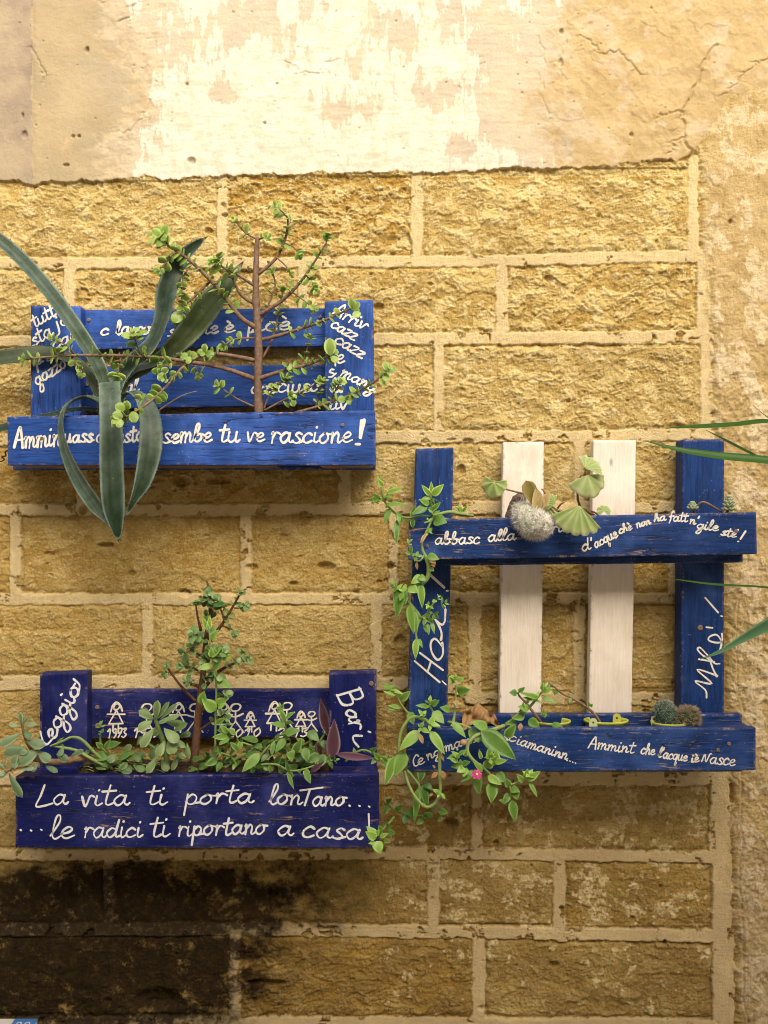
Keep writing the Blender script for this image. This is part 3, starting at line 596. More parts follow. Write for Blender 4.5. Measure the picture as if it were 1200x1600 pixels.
for s_, p_, q_, xh_ in (("Arriv", (520, 490), (570, 516), 10), ("cazz", (516, 510), (554, 532), 10), ("cazz", (522, 534), (566, 560), 10.5), ("e", (525, 567), (538, 567), 12), ("s'", (514, 590), (530, 583), 10), ("mang", (531, 586), (584, 614), 10), ("la", (515, 612), (534, 614), 11), ("tiv", (512, 640), (545, 638), 9)): text(mb, s_, p_, q_, xh_, DP, 4.2)
mb.build("lettering", M_white, rb)
so1 = soil(W(300, 690, .1), 20, 578, 668, .072, .130, "dark soil filling the upper left blue planter under the agave", 5)

# ---- lower left planter
p2 = empty("pallet_planter", W(300, 1325, .0), "dark navy pallet planter lettered about roots and home, low on the left", "planter", "blue pallet planters on the wall")
lb = board("post", [(62, 1053), (136, 1050), (136, 1310), (62, 1310)], DP, .036, MBz, p2); rb = board("post", [(514, 1051), (588, 1049), (589, 1310), (515, 1310)], DP, .036, MBz, p2)
s1 = board("back_slat", [(128, 1078), (520, 1077), (520, 1152), (128, 1154)], DS, .018, MBx, p2); board("back_slat", rect(30, 1230, 588, 1312), DS, .018, MBx, p2)
f1 = board("front_board", [(24, 1213), (592, 1209), (593, 1325), (24, 1325)], DF, .022, MBx, p2)
board("back_rail", [(126, 1208), (516, 1207), (516, 1240), (126, 1240)], DF - .0225, .018, MBx, p2)
board("end_block", rect(28, 1211, 118, 1300), DF - .0228, .064, MBx, p2); board("end_block", rect(519, 1209, 590, 1300), DF - .0228, .064, MBx, p2)
board("base_board", rect(28, 1301, 588, 1322), DF - .023, .10, MBx, p2)
screw(153, 1134, DS, p2, 4.5); screw(580, 1068, DP, p2, 4); screw(152, 1105, DS, p2, 3.4)
mb = ML()
for s_, p_, q_, xh_ in (("L", (56, 1260), (84, 1258), 17), ("a", (82, 1258), (106, 1257), 15), ("v", (127, 1260), (146, 1258), 16), ("i", (146, 1258), (158, 1258), 16), ("t", (158, 1258), (177, 1258), 18), ("a", (176, 1258), (202, 1257), 15), ("ti", (228, 1258), (260, 1257), 17), ("porta", (288, 1257), (396, 1254), 15), ("lon", (420, 1257), (472, 1257), 15), ("T", (468, 1258), (486, 1258), 14), ("ano", (487, 1259), (540, 1258), 14), ("...", (540, 1260), (586, 1261), 14)):
    text(mb, s_, p_, q_, xh_, DF, 4.4)
for s_, p_, q_, xh_ in (("...", (26, 1298), (74, 1297), 14), ("le", (78, 1311), (116, 1309), 17), ("radici", (130, 1309), (222, 1307), 15), ("ti", (234, 1307), (264, 1306), 17), ("riportano", (277, 1306), (416, 1303), 14.5), ("a", (432, 1306), (458, 1306), 15), ("casa", (471, 1308), (566, 1311), 16)):
    text(mb, s_, p_, q_, xh_, DF, 4.4)
stroke(mb, [(576, 1272), (577, 1296)], 4.4, DF); stroke(mb, [(577, 1309), (578, 1310)], 4.4, DF)
mb.build("lettering", M_white2, f1)
mb = ML()
text(mb, "eggIo", (85, 1157), (127, 1073), 14, DP, 4.8, 0)
stroke(mb, [(63, 1143), (67, 1158), (73, 1163), (79, 1158), (82, 1153)], 4.4, DP); stroke(mb, [(95, 1086), (97, 1084.5)], 4.4, DP); stroke(mb, [(123, 1080), (124, 1070), (115, 1061)], 4.4, DP)
mb.build("lettering", M_white2, lb)
mb = ML()
for s_, p_, q_, xh_ in (("B", (525, 1085), (536, 1107), 19), ("a", (539, 1110), (546, 1128), 14), ("r", (544, 1128), (550, 1142), 15), ("I", (548, 1146), (556, 1166), 15)): text(mb, s_, p_, q_, xh_, DP, 4.6)
stroke(mb, [(576, 1143), (578.5, 1144)], 5, DP)
mb.build("lettering", M_white2, rb)
mb = ML()
def woman(x, y, s, w=3.6):
    mb_ = mb.new(); mb_.nm = 'stick_figure'
    q = lambda *p: [(x + a * s, y + b * s) for a, b in p]
    stroke(mb, q((-3, 6), (0, 0), (5, -1), (7, 3), (4, 7), (0, 8), (-3, 6)), w, DS); stroke(mb, q((-7, 11), (-4, 2), (2, -4), (8, 1), (11, 10)), w, DS)
    stroke(mb, q((2, 9), (-10, 30)), w, DS); stroke(mb, q((2, 9), (12, 29)), w, DS); stroke(mb, q((-10, 30), (12, 29.5)), w, DS); stroke(mb, q((-12, 15), (15, 15)), w, DS)
    stroke(mb, q((-3, 30), (-4, 41)), w, DS); stroke(mb, q((5, 30), (5, 42)), w, DS)
def man(x, y, s, w=3.6):
    mb_ = mb.new(); mb_.nm = 'stick_figure'
    q = lambda *p: [(x + a * s, y + b * s) for a, b in p]
    stroke(mb, q((-7, 4), (-3, -2), (5, -3), (9, 1), (5, 7), (-3, 8), (-7, 4)), w, DS); stroke(mb, q((1, 8), (1, 24)), w, DS); stroke(mb, q((-9, 15), (1, 17), (13, 12)), w, DS)
    stroke(mb, q((1, 24), (-11, 40)), w, DS); stroke(mb, q((1, 24), (14, 41)), w, DS)
woman(180, 1101, 1); man(228, 1103, 1); woman(277, 1102, 1); man(303, 1103, 1); woman(348, 1102, 1); man(367, 1103, 1); woman(390, 1115, .68, 3.2); woman(427, 1100, 1); man(447, 1101, 1); woman(469, 1114, .7, 3.2); man(486, 1114, .68, 3.2)
for s_, p_, q_ in (("1973", (167, 1153), (198, 1152)), ("1979", (208, 1152), (246, 1152)), ("2010", (352, 1152), (408, 1151)), ("2013", (432, 1152), (482, 1151))): text(mb, s_, p_, q_, 7, DS, 3.4)
mb.build("lettering", M_cream, s1)
so2 = soil(W(300, 1260, .1), 122, 514, 1199, .072, .128, "dark soil filling the navy planter with the two line motto", 6)

# ---- right planter: two troughs on four uprights
DF3, DP3 = .160, .070
p3 = empty("pallet_planter", W(890, 1205, .0), "tall blue two trough planter with white slats on the right of the wall", "planter", "blue pallet planters on the wall")
lb = board("post", [(650, 701), (709, 699), (697, 1190), (635, 1190)], DP3, .050, MCz, p3, 2.2); rb = board("post", [(1066, 687), (1132, 686), (1132, 1190), (1063, 1190)], DP3, .050, MCz, p3, 3.5)
for q in ([(786, 691), (850, 690), (845, 1186), (779, 1186)], [(927, 688), (994, 688), (986, 1186), (919, 1186)]):
    o = board("slat", q, .052, .030, M_slat, p3, 2.2); tag(o, "cream white upright slat")
f1 = board("front_board", [(639, 812), (1182, 800), (1183, 866), (638, 875)], DF3, .022, MCx, p3, 2)
board("back_rail", [(690, 845), (1160, 842), (1161, 879), (690, 884)], .098, .020, MCx, p3)
for a, b in ((645, 690), (1120, 1176)): board("end_block", [(a, 815), (b, 814), (b, 866), (a, 868)], DF3 - .0225, .064, MCx, p3)
board("base_board", [(690, 858), (1120, 855), (1120, 866), (690, 869)], DF3 - .0225, .04, MCx, p3)
f2 = board("front_board", [(637, 1138), (1181, 1137), (1181, 1204), (638, 1206)], DF3, .022, MCx, p3, 2)
board("back_rail", [(690, 1116), (1160, 1116), (1160, 1206), (690, 1206)], .092, .0200, MCx, p3)
for a, b in ((644, 694), (1095, 1174)): board("end_block", rect(a, 1136, b, 1196), DF3 - .0225, .045, MCx, p3)
board("base_board", rect(646, 1195, 1158, 1206), DF3 - .0225, .066, MCx, p3)
screw(1094, 981, DP3, p3, 4.5); screw(667, 853, DF3, p3, 3); screw(1150, 830, DF3, p3, 3); screw(1122, 1172, DF3, p3, 3); screw(1139, 1162, DF3, p3, 3)
mb = ML()
for s_, p_, q_, xh_ in (("abbasc", (679, 851), (750, 849), 9.5), ("alla", (762, 846), (806, 843), 9), ("m", (826, 838), (845, 836), 9), ("arin", (846, 836), (892, 828), 8.5), ("d'", (910, 862), (928, 856), 9), ("acque", (930, 856), (966, 838), 8), ("che`", (968, 834), (988, 827), 6.5), ("non", (995, 825), (1017, 818), 6.2), ("ha", (1022, 815), (1041, 813), 6.5), ("fatt", (1045, 814), (1074, 815), 7.5), ("n'", (1077, 818), (1090, 820), 7), ("gile", (1088, 826), (1122, 830), 7.5), ("ste^", (1126, 836), (1150, 840), 7)):
    text(mb, s_, p_, q_, xh_, DF3, 3.5)
stroke(mb, [(1165, 830), (1157, 842)], 4, DF3); stroke(mb, [(1153, 846), (1154, 846)], 3.4, DF3)
mb.build("lettering", M_white, f1)
mb = ML()
for s_, p_, q_, xh_ in (("C", (645, 1197), (655, 1196), 9), ("e", (653, 1196), (664, 1193), 9), ("ng'", (668, 1188), (694, 1177), 8), ("ma", (696, 1174), (722, 1166), 8), ("na", (728, 1164), (748, 1158), 8), ("se", (753, 1158), (774, 1156), 8), ("sc", (784, 1156), (806, 1159), 8), ("iamaninn", (806, 1163), (886, 1187), 8.5), ("....", (884, 1188), (902, 1193), 7), ("Ammint", (919, 1168), (990, 1177), 9), ("che", (1001, 1178), (1023, 1180), 8.5), ("l'acque", (1028, 1183), (1073, 1190), 8.5), ("i", (1080, 1191), (1084, 1191), 7), ("e`", (1084, 1191), (1092, 1191), 7), ("Nasce", (1096, 1191), (1148, 1197), 10)):
    text(mb, s_, p_, q_, xh_, DF3, 3.2)
mb.build("lettering", M_white, f2)
mb = ML()
for q in ([(648, 1033), (687, 1066)], [(656, 1020), (692, 1047)], [(673, 1035), (668, 1050)]): stroke(mb, q, 4.4, DP3)
stroke(mb, [(691, 1010), (680, 998), (673, 1005), (675, 1020), (684, 1031), (692, 1022), (691, 1004)], 4.2, DP3); stroke(mb, [(689, 1000), (690, 990), (686, 978), (680, 968)], 4.2, DP3); stroke(mb, [(680, 968), (690, 976), (695, 970), (696, 952)], 4.2, DP3)
mb.new(); stroke(mb, [(672, 898), (694, 918)], 5, DP3); stroke(mb, [(698, 923), (699.5, 923)], 4.2, DP3); mb.new(); stroke(mb, [(691, 1064), (697, 1070)], 2.6, DP3)
mb.build("lettering", M_white, lb)
mb = ML()
for q in ([(1104, 1090), (1102, 1078), (1086, 1064), (1112, 1068), (1089, 1046), (1121, 1056)], [(1120, 1057), (1114, 1045), (1108, 1030), (1098, 1024), (1090, 1015), (1094, 1012), (1104, 1022), (1116, 1036), (1124, 1037)], [(1116, 1034), (1092, 1030)], [(1122, 1020), (1126, 1012), (1127, 1002), (1120, 992), (1110, 994), (1107, 1000), (1118, 1004), (1128, 1002), (1128, 990)], [(1104, 980), (1113, 981)], [(1102, 934), (1122, 957)], [(1127, 962.5), (1128.5, 963)]):
    if q[0] in ((1104, 980), (1102, 934)): mb.new()
    stroke(mb, q, 4, DP3)
mb.build("lettering", M_white, rb)
so3 = soil(W(890, 850, .13), 694, 1118, 824, .100, .136, "dry soil filling the upper trough of the tall right planter", 8)
so4 = soil(W(890, 1180, .13), 697, 1092, 1150, .094, .136, "dark soil filling the lower trough of the tall right planter", 9)
# ------------------------------------------------------------------ plants
def prof(shape, t):
    if shape == 'ovate': return (math.sin(math.pi * min(1, t ** .72)) ** .85) * (1 - .25 * t) * 1.12
    if shape == 'obovate': return max(0, math.sin(math.pi * t ** 1.5)) ** .62 * (.45 + .58 * t)
    if shape == 'round': return max(0, math.sin(math.pi * t ** 1.12)) ** .52
    if shape == 'lance': return max(0, math.sin(math.pi * t ** .85)) ** 1.05
    if shape == 'paddle': return max(0, math.sin(math.pi * t ** 1.35)) ** .5 * (.62 + .4 * t)
    return 1
def leaf(mb, base, dirv, up, L, Wd, shape='ovate', bend=.25, fold=.18, th=.12, tone=.5, nl=7, nw=4, twist=0.0):
    """a closed lens-section leaf from base along dirv; up = its upper side; bend curves the tip away from up"""
    dirv = dirv.normalized(); side = dirv.cross(up)
    if side.length < 1e-4: side = dirv.cross(Vector((.3, .5, .8)))
    side.normalize(); nrm = side.cross(dirv).normalized(); p = base.copy(); d = dirv.copy(); vs = []; fs = []; m = nw + 1; tn = []; tp = th * Wd
    n_ = nrm.copy(); stp = L / nl
    for i in range(nl + 1):
        t = i / nl; w = max(prof(shape, t), .03) * Wd * .5; tk = tp * (.35 + .65 * math.sin(math.pi * min(max(t, .05), .95)))
        rot = Matrix.Rotation(twist * t, 3, d); s2 = rot @ side; n2 = rot @ n_
        for face in (1, -1):
            for k in range(m):
                s = -1 + 2 * k / nw; lens = (1 - s * s) ** .5
                vs.append(p + s2 * (s * w) + n2 * (abs(s) * fold * w + face * tk * .5 * lens)); tn.append(min(1, max(0, tone + (.10 if face < 0 else 0) + .1 * abs(s) - .06)))
        r = Matrix.Rotation(-bend / nl, 3, side); d = r @ d; n_ = r @ n_; p = p + d * stp
    row = 2 * m
    for i in range(nl):
        a = i * row; b = a + row
        for k in range(nw):
            fs.append((a + k, a + k + 1, b + k + 1, b + k)); fs.append((a + m + k + 1, a + m + k, b + m + k, b + m + k + 1))
        fs.append((a + m, a, b, b + m)); fs.append((a + nw, a + m + nw, b + m + nw, b + nw))
    mb.add(vs, fs, tn)
def tube(mb, pts, rs, tone=.5, n=8, lump=0.0, cap=True):
    """smooth tapered stem through world points"""
    q = crom([tuple(p) + (r,) for p, r in zip(pts, rs)], 5) if len(pts) > 2 else [tuple(p) + (r,) for p, r in zip(pts, rs)]
    P = [Vector(x[:3]) for x in q]; Rr = [max(x[3], .0002) for x in q]; N = len(P)
    t = (P[1] - P[0]).normalized(); u = t.orthogonal().normalized(); vs = []; fs = []
    for i in range(N):
        t2 = (P[min(i + 1, N - 1)] - P[max(i - 1, 0)]); t2 = t2.normalized() if t2.length > 1e-9 else t
        u = (u - t2 * u.dot(t2)).normalized(); v = t2.cross(u); lr = Rr[i] * (1 + lump * random.uniform(-1, 1))
        for k in range(n):
            a = 2 * math.pi * k / n; vs.append(P[i] + (u * math.cos(a) + v * math.sin(a)) * lr)
    for i in range(N - 1):
        for k in range(n): fs.append((i * n + k, i * n + (k + 1) % n, (i + 1) * n + (k + 1) % n, (i + 1) * n + k))
    if cap: fs += [tuple(range(n))[::-1], tuple((N - 1) * n + k for k in range(n))]
    mb.add(vs, fs, tone); return P
def rv(s=1.0): return Vector((random.uniform(-s, s), random.uniform(-s, s), random.uniform(-s, s)))
VIEW = Vector((0, -1, 0)); UP = Vector((0, 0, 1))
def pxlen(n): return n * PX * .95
def L2(mb, b, t, w, d0, d1=None, tone=.5, shape='ovate', face=.75, bend=.25, fold=.15, th=.1, tilt=None):
    """leaf traced by its base and tip in photo px, each at its own depth; face = how far its upper side turns to the street"""
    d1 = d0 + .01 if d1 is None else d1
    A = W(b[0], b[1], d0); B = W(t[0], t[1], d1); v = B - A
    upv = VIEW * face + UP * (1 - face) + (Vector((tilt, 0, 0)) if tilt else rv(.25))
    leaf(mb, A, v + upv.normalized() * v.length * bend * .45, upv, v.length * (1 + bend * .06), w * PX * .93, shape, bend, fold, th, tone)
# ---- agave
def m_agave(nm="grey green agave skin", dk=(.013, .034, .016), lt=(.24, .33, .28)):
    m = m_leaf(nm, dk, lt, .45, .35, .03, blotch=(.40, .44, .34), gam=1.7); t = m.node_tree; p = t.nodes["Principled BSDF"]; l = p.inputs['Base Color'].links[0]; src = l.from_socket
    tc = t.nodes.new('ShaderNodeTexCoord'); nz = t.nodes.new('ShaderNodeTexNoise'); t.links.new(tc.outputs['Object'], nz.inputs['Vector']); nz.inputs['Scale'].default_value = 26; nz.inputs['Detail'].default_value = 7; nz.inputs['Roughness'].default_value = .75
    rm = t.nodes.new('ShaderNodeMapRange'); t.links.new(nz.outputs[0], rm.inputs[0]); rm.inputs[1].default_value = .45; rm.inputs[2].default_value = .62; ml = t.nodes.new('ShaderNodeMix'); ml.data_type = 'RGBA'; ml.blend_type = 'MULTIPLY'; t.links.new(rm.outputs[0], ml.inputs[0]); t.links.new(src, ml.inputs[6]); ml.inputs[7].default_value = (.55, .62, .45, 1); src = ml.outputs[2]
    a = t.nodes.new("ShaderNodeAttribute"); a.attribute_name = "tone"; r = t.nodes.new("ShaderNodeMapRange"); t.links.new(a.outputs['Fac'], r.inputs[0]); r.inputs[1].default_value = 1.05; r.inputs[2].default_value = 1.25
    x = t.nodes.new("ShaderNodeMix"); x.data_type = 'RGBA'; t.links.new(r.outputs[0], x.inputs[0]); t.links.new(src, x.inputs[6]); x.inputs[7].default_value = (.13, .075, .035, 1); t.links.new(x.outputs[2], p.inputs['Base Color']); return m
M_agave = m_agave(); M_agave2 = m_agave("olive green agave skin", (.026, .048, .012), (.21, .27, .13))
M_spine = m_plain("brown agave spine", (.06, .03, .015), (.12, .07, .04), 100, .5)
so = so1
ag = empty("agave", W(178, 640, .10), "large blue grey agave with drooping toothed leaves in the upper left planter", "agave")
def straps(name, pts, tone0=.45, tone1=.45, cup=.18, thick=5.0, spines=True, edge=.25, mat=None):
    """long strap leaf: rows of (px, py, depth, width px, facing angle deg) ; facing 0 = upper side to the street, 90 = turned to the right"""
    pts = [tuple(p) + (0.0,) * (6 - len(p)) for p in pts]; q = crom(pts, 7); mb = MB(); m = 9; vs = []; fs = []; tn = []; N = len(q)
    C = [W(a[0], a[1], a[2]) for a in q]
    frames = []
    for i in range(N):
        t = (C[min(i + 1, N - 1)] - C[max(i - 1, 0)]).normalized(); an = R(q[i][4])
        f = Vector((math.sin(an), -math.cos(an), 0)); 
        if len(q[i]) > 5: f = (f + UP * q[i][5]).normalized()
        f = (f - t * f.dot(t)); f = f.normalized() if f.length > 1e-3 else Vector((0, 0, 1)); s = t.cross(f).normalized(); frames.append((t, f, s))
        w = max(q[i][3] * PX * .95 * .5, .0006); k = i / (N - 1); tk = thick * .001 * (1 - .75 * k) * min(1, w / .008)
        for face in (1, -1):
            for j in range(m):
                c = -1 + 2 * j / (m - 1)
                vs.append(C[i] + s * (c * w) + f * (c * c * cup * w + face * tk * .5 * (1 - c * c) ** .5 - (0 if face > 0 else 0)))
                tn.append(min(1, max(0, tone0 + (tone1 - tone0) * k + edge * (abs(c) > .93) + (.12 if face < 0 else 0) - .22 * (1 - abs(c)) * (cup < .25) + .1 * math.sin(c * 9 + k * 3))) + (1.6 * max(0, k - .93) / .07 if k > .93 else 0))
    row = 2 * m
    for i in range(N - 1):
        a = i * row; b = a + row
        for k in range(m - 1):
            fs.append((a + k, a + k + 1, b + k + 1, b + k)); fs.append((a + m + k + 1, a + m + k, b + m + k, b + m + k + 1))
        fs.append((a + m, a, b, b + m)); fs.append((a + m - 1, a + 2 * m - 1, b + 2 * m - 1, b + m - 1))
    mb.add(vs, fs, tn)
    if spines:
        sm = mb
        for i in range(3, N - 3, 2):
            w = max(q[i][3] * PX * .95 * .5, .0006); t, f, s = frames[i]
            for sg in (-1, 1):
                b0 = C[i] + s * sg * w * .985 + f * cup * w; tip = b0 + s * sg * .0042 + t * .0016; r = .0015
                sm.add([b0 + t * r, b0 - t * r, b0 + f * r, b0 - f * r, tip], [(0, 2, 4), (2, 1, 4), (1, 3, 4), (3, 0, 4), (0, 3, 1, 2)], 1.18)
        e = C[-1]; t = frames[-1][0]; ee = C[-2]
        sm.add([ee + frames[-1][2] * .0016, ee - frames[-1][2] * .0016, ee + frames[-1][1] * .0016, ee - frames[-1][1] * .0016, e + t * .008], [(0, 2, 4), (2, 1, 4), (1, 3, 4), (3, 0, 4), (0, 3, 1, 2)], .1)
    return mb.build(name, mat or M_agave, ag)
random.seed(21)
straps("leaf", [(166, 632, .100, 20, 20), (163, 600, .105, 20, 30), (146, 560, .118, 24, 35), (108, 502, .145, 26, 42), (62, 440, .175, 24, 42), (8, 384, .205, 21, 42), (-50, 342, .23, 12, 38)], .62, .45, .55, 9)
straps("leaf", [(176, 640, .098, 20, -10), (184, 600, .105, 22, -8), (205, 568, .115, 26, -25), (238, 538, .130, 31, -42), (256, 495, .142, 37, -38), (263, 450, .146, 33, -5), (279, 408, .140, 24, 40), (304, 384, .130, 14, 35), (322, 371, .128, 2, 40)], .80, .12, .22)  # tone drop up the leaf includes a painted shadow
straps("leaf", [(186, 640, .088, 16, 0), (195, 596, .088, 18, 0), (228, 574, .086, 18, 30), (256, 556, .080, 24, 30), (290, 522, .074, 36, 30), (322, 482, .074, 42, 14), (352, 447, .074, 30, -12), (380, 409, .068, 2, 0)], .62, .35, .25, mat=M_agave2)
straps("leaf", [(172, 642, .105, 24, 0, .6), (171, 612, .128, 29, 0, 1.2), (171, 599, .165, 31, 0, 2.2), (172, 612, .202, 32, 0, .5), (174, 660, .218, 34, 0), (175, 730, .222, 36, 0), (178, 790, .220, 34, 0), (183, 828, .214, 16, 0), (185, 843, .211, 2, 0)], 1.0, .05, .12, 7)  # dark lower end paints the shadow cast by the leaf above
straps("leaf", [(164, 644, .102, 18, -10, .5), (152, 627, .112, 20, -20, 1.5), (128, 622, .128, 22, -50, 1.6), (106, 634, .155, 22, -60, .9), (97, 664, .178, 22, -52), (104, 704, .196, 24, -42), (124, 748, .206, 28, -35), (150, 788, .208, 25, -25), (172, 815, .207, 12, -18), (187, 842, .206, 2, -10)], .50, .50, .28)
straps("leaf", [(184, 644, .104, 15, 10, .6), (192, 622, .120, 16, 15, 1.5), (205, 613, .142, 17, 20, 1.8), (222, 624, .165, 22, 22, .8), (234, 652, .186, 31, 18), (235, 700, .200, 34, 12), (224, 750, .204, 26, 8), (210, 780, .202, 12, 5), (196, 808, .198, 2, 0)], .85, .2, .2)
straps("leaf", [(160, 632, .085, 13, 0, .4), (140, 586, .082, 16, 0, .8), (112, 562, .080, 18, 0, .8), (70, 551, .084, 24, 5, .5), (20, 557, .092, 26, 5, .3), (-50, 566, .10, 22, 5, .2)], .40, .20, .2, mat=M_agave2)
straps("leaf", [(160, 642, .098, 14, 0, 1.5), (120, 640, .100, 15, 0, 1.8), (84, 648, .104, 15, 0, 1.2), (40, 660, .106, 16, 0, .8), (-10, 672, .108, 14, 0, .6), (-45, 676, .112, 3, 0, .5)], .2, .15, .2)
straps("leaf", [(172, 638, .080, 12, 0), (160, 605, .078, 14, 0), (146, 584, .077, 13, 0, .3), (124, 566, .078, 2, 0, .3)], .6, .65, .2, 4, False)
straps("leaf", [(184, 636, .092, 14, 0), (190, 600, .094, 15, 0, .4), (212, 578, .098, 18, -15, .8), (240, 570, .100, 16, -20, .9), (268, 556, .100, 2, -20, .9)], .75, .7, .2, 4, False)
# ---- elephant bush in the upper left planter
M_bark = m_plain("red brown succulent bark", (.12, .072, .048), (.27, .175, .12), 120, .7, .6, .0012)
M_bark2 = m_plain("brown shrub bark", (.09, .042, .022), (.17, .085, .045), 140, .7, .5, .001)
M_jade = m_leaf("small round yellow green leaves", (.13, .25, .03), (.42, .56, .15), .35, .45, .25)
M_jade2 = m_leaf("small round deep green leaves", (.05, .125, .03), (.28, .42, .15), .35, .45, .2)
def pair(mb, p, ax, ln, wd, shape, tone, spread=1.0, bend=.25, th=.22, roll=None):
    a = random.uniform(0, math.pi * 2) if roll is None else roll; o1 = ax.orthogonal().normalized(); o2 = ax.cross(o1); s = o1 * math.cos(a) + o2 * math.sin(a)
    for sg in (1, -1):
        if random.random() < .12: continue
        dv = (s * sg * spread + ax * random.uniform(.25, .7) + rv(.2)).normalized(); f = random.uniform(.6, 1.2)
        upv = (ax * .8 - s * sg * .2 + VIEW * random.uniform(.2, 1.0) + UP * .35).normalized()
        leaf(mb, p, dv, upv, ln * f, wd * f, shape, bend, .1, th, min(1, max(0, tone + random.uniform(-.45, .4))), 6, 4)
def rosette(mb, p, ax, ln, wd, shape, tone, n=3, th=.22, bend=.2):
    r0 = random.uniform(0, 3)
    for i in range(n): pair(mb, p + ax * (i * ln * .22), ax, ln * (1 - i * .22), wd * (1 - i * .2), shape, tone + .1 * i, 1.0 - .28 * i, bend, th, r0 + i * math.pi / 2)
def branch(st, lf, pts, r0, r1, ln=11, wd=9, dens=.5, d=None, tone=.5, start=.25, shape='round', tip=True, depth=(.09, .09), nodes=9.0):
    P = []; n = len(pts)
    for i, p in enumerate(pts):
        k = i / (n - 1); dd = p[2] if len(p) > 2 else depth[0] + (depth[1] - depth[0]) * k
        P.append(W(p[0], p[1], dd))
    q = tube(st, P, [(r0 + (r1 - r0) * (i / (n - 1)) ** .8) * PX for i in range(n)], random.uniform(.2, .8), 8, .07)
    tot = sum((b - a).length for a, b in zip(q, q[1:])); acc = 0; nxt = tot * start
    for a, b in zip(q, q[1:]):
        s = (b - a).length
        if s < 1e-6: continue
        while acc + s > nxt:
            p = a.lerp(b, (nxt - acc) / s); ax = (b - a).normalized()
            if random.random() < dens: pair(lf, p, ax, pxlen(ln) * random.uniform(.7, 1.1), pxlen(wd) * random.uniform(.7, 1.1), shape, tone)
            elif random.random() < dens * .5:                      # a short leafy side shoot
                sd = (ax.orthogonal() * random.uniform(-1, 1) + ax * .6 + UP * random.uniform(-.2, 1) + VIEW * random.uniform(-.3, .8)).normalized(); e = p + sd * pxlen(random.uniform(6, 15))
                tube(st, [p, e], [.9 * PX, .6 * PX], .4, 5); rosette(lf, e, sd, pxlen(ln) * .9, pxlen(wd) * .9, shape, tone, 2)
            nxt += pxlen(nodes) * random.uniform(.7, 1.5)
        acc += s
    if tip: rosette(lf, q[-1], (q[-1] - q[-3]).normalized(), pxlen(ln), pxlen(wd), shape, tone + .08, 3)
random.seed(31)
eb = empty("elephant_bush", W(404, 668, .10), "leggy branching elephant bush with sparse round leaves beside the agave", "plant")
st = MB(); lf = MB()
tube(st, [W(406, 672, .100), W(403, 600, .098), W(404, 540, .102), W(400, 470, .101), W(400, 420, .106), W(402, 371, .108)], [7.6 * PX, 6.5 * PX, 5.9 * PX, 5.4 * PX, 4.6 * PX, 3.2 * PX], .5, 12, .11)
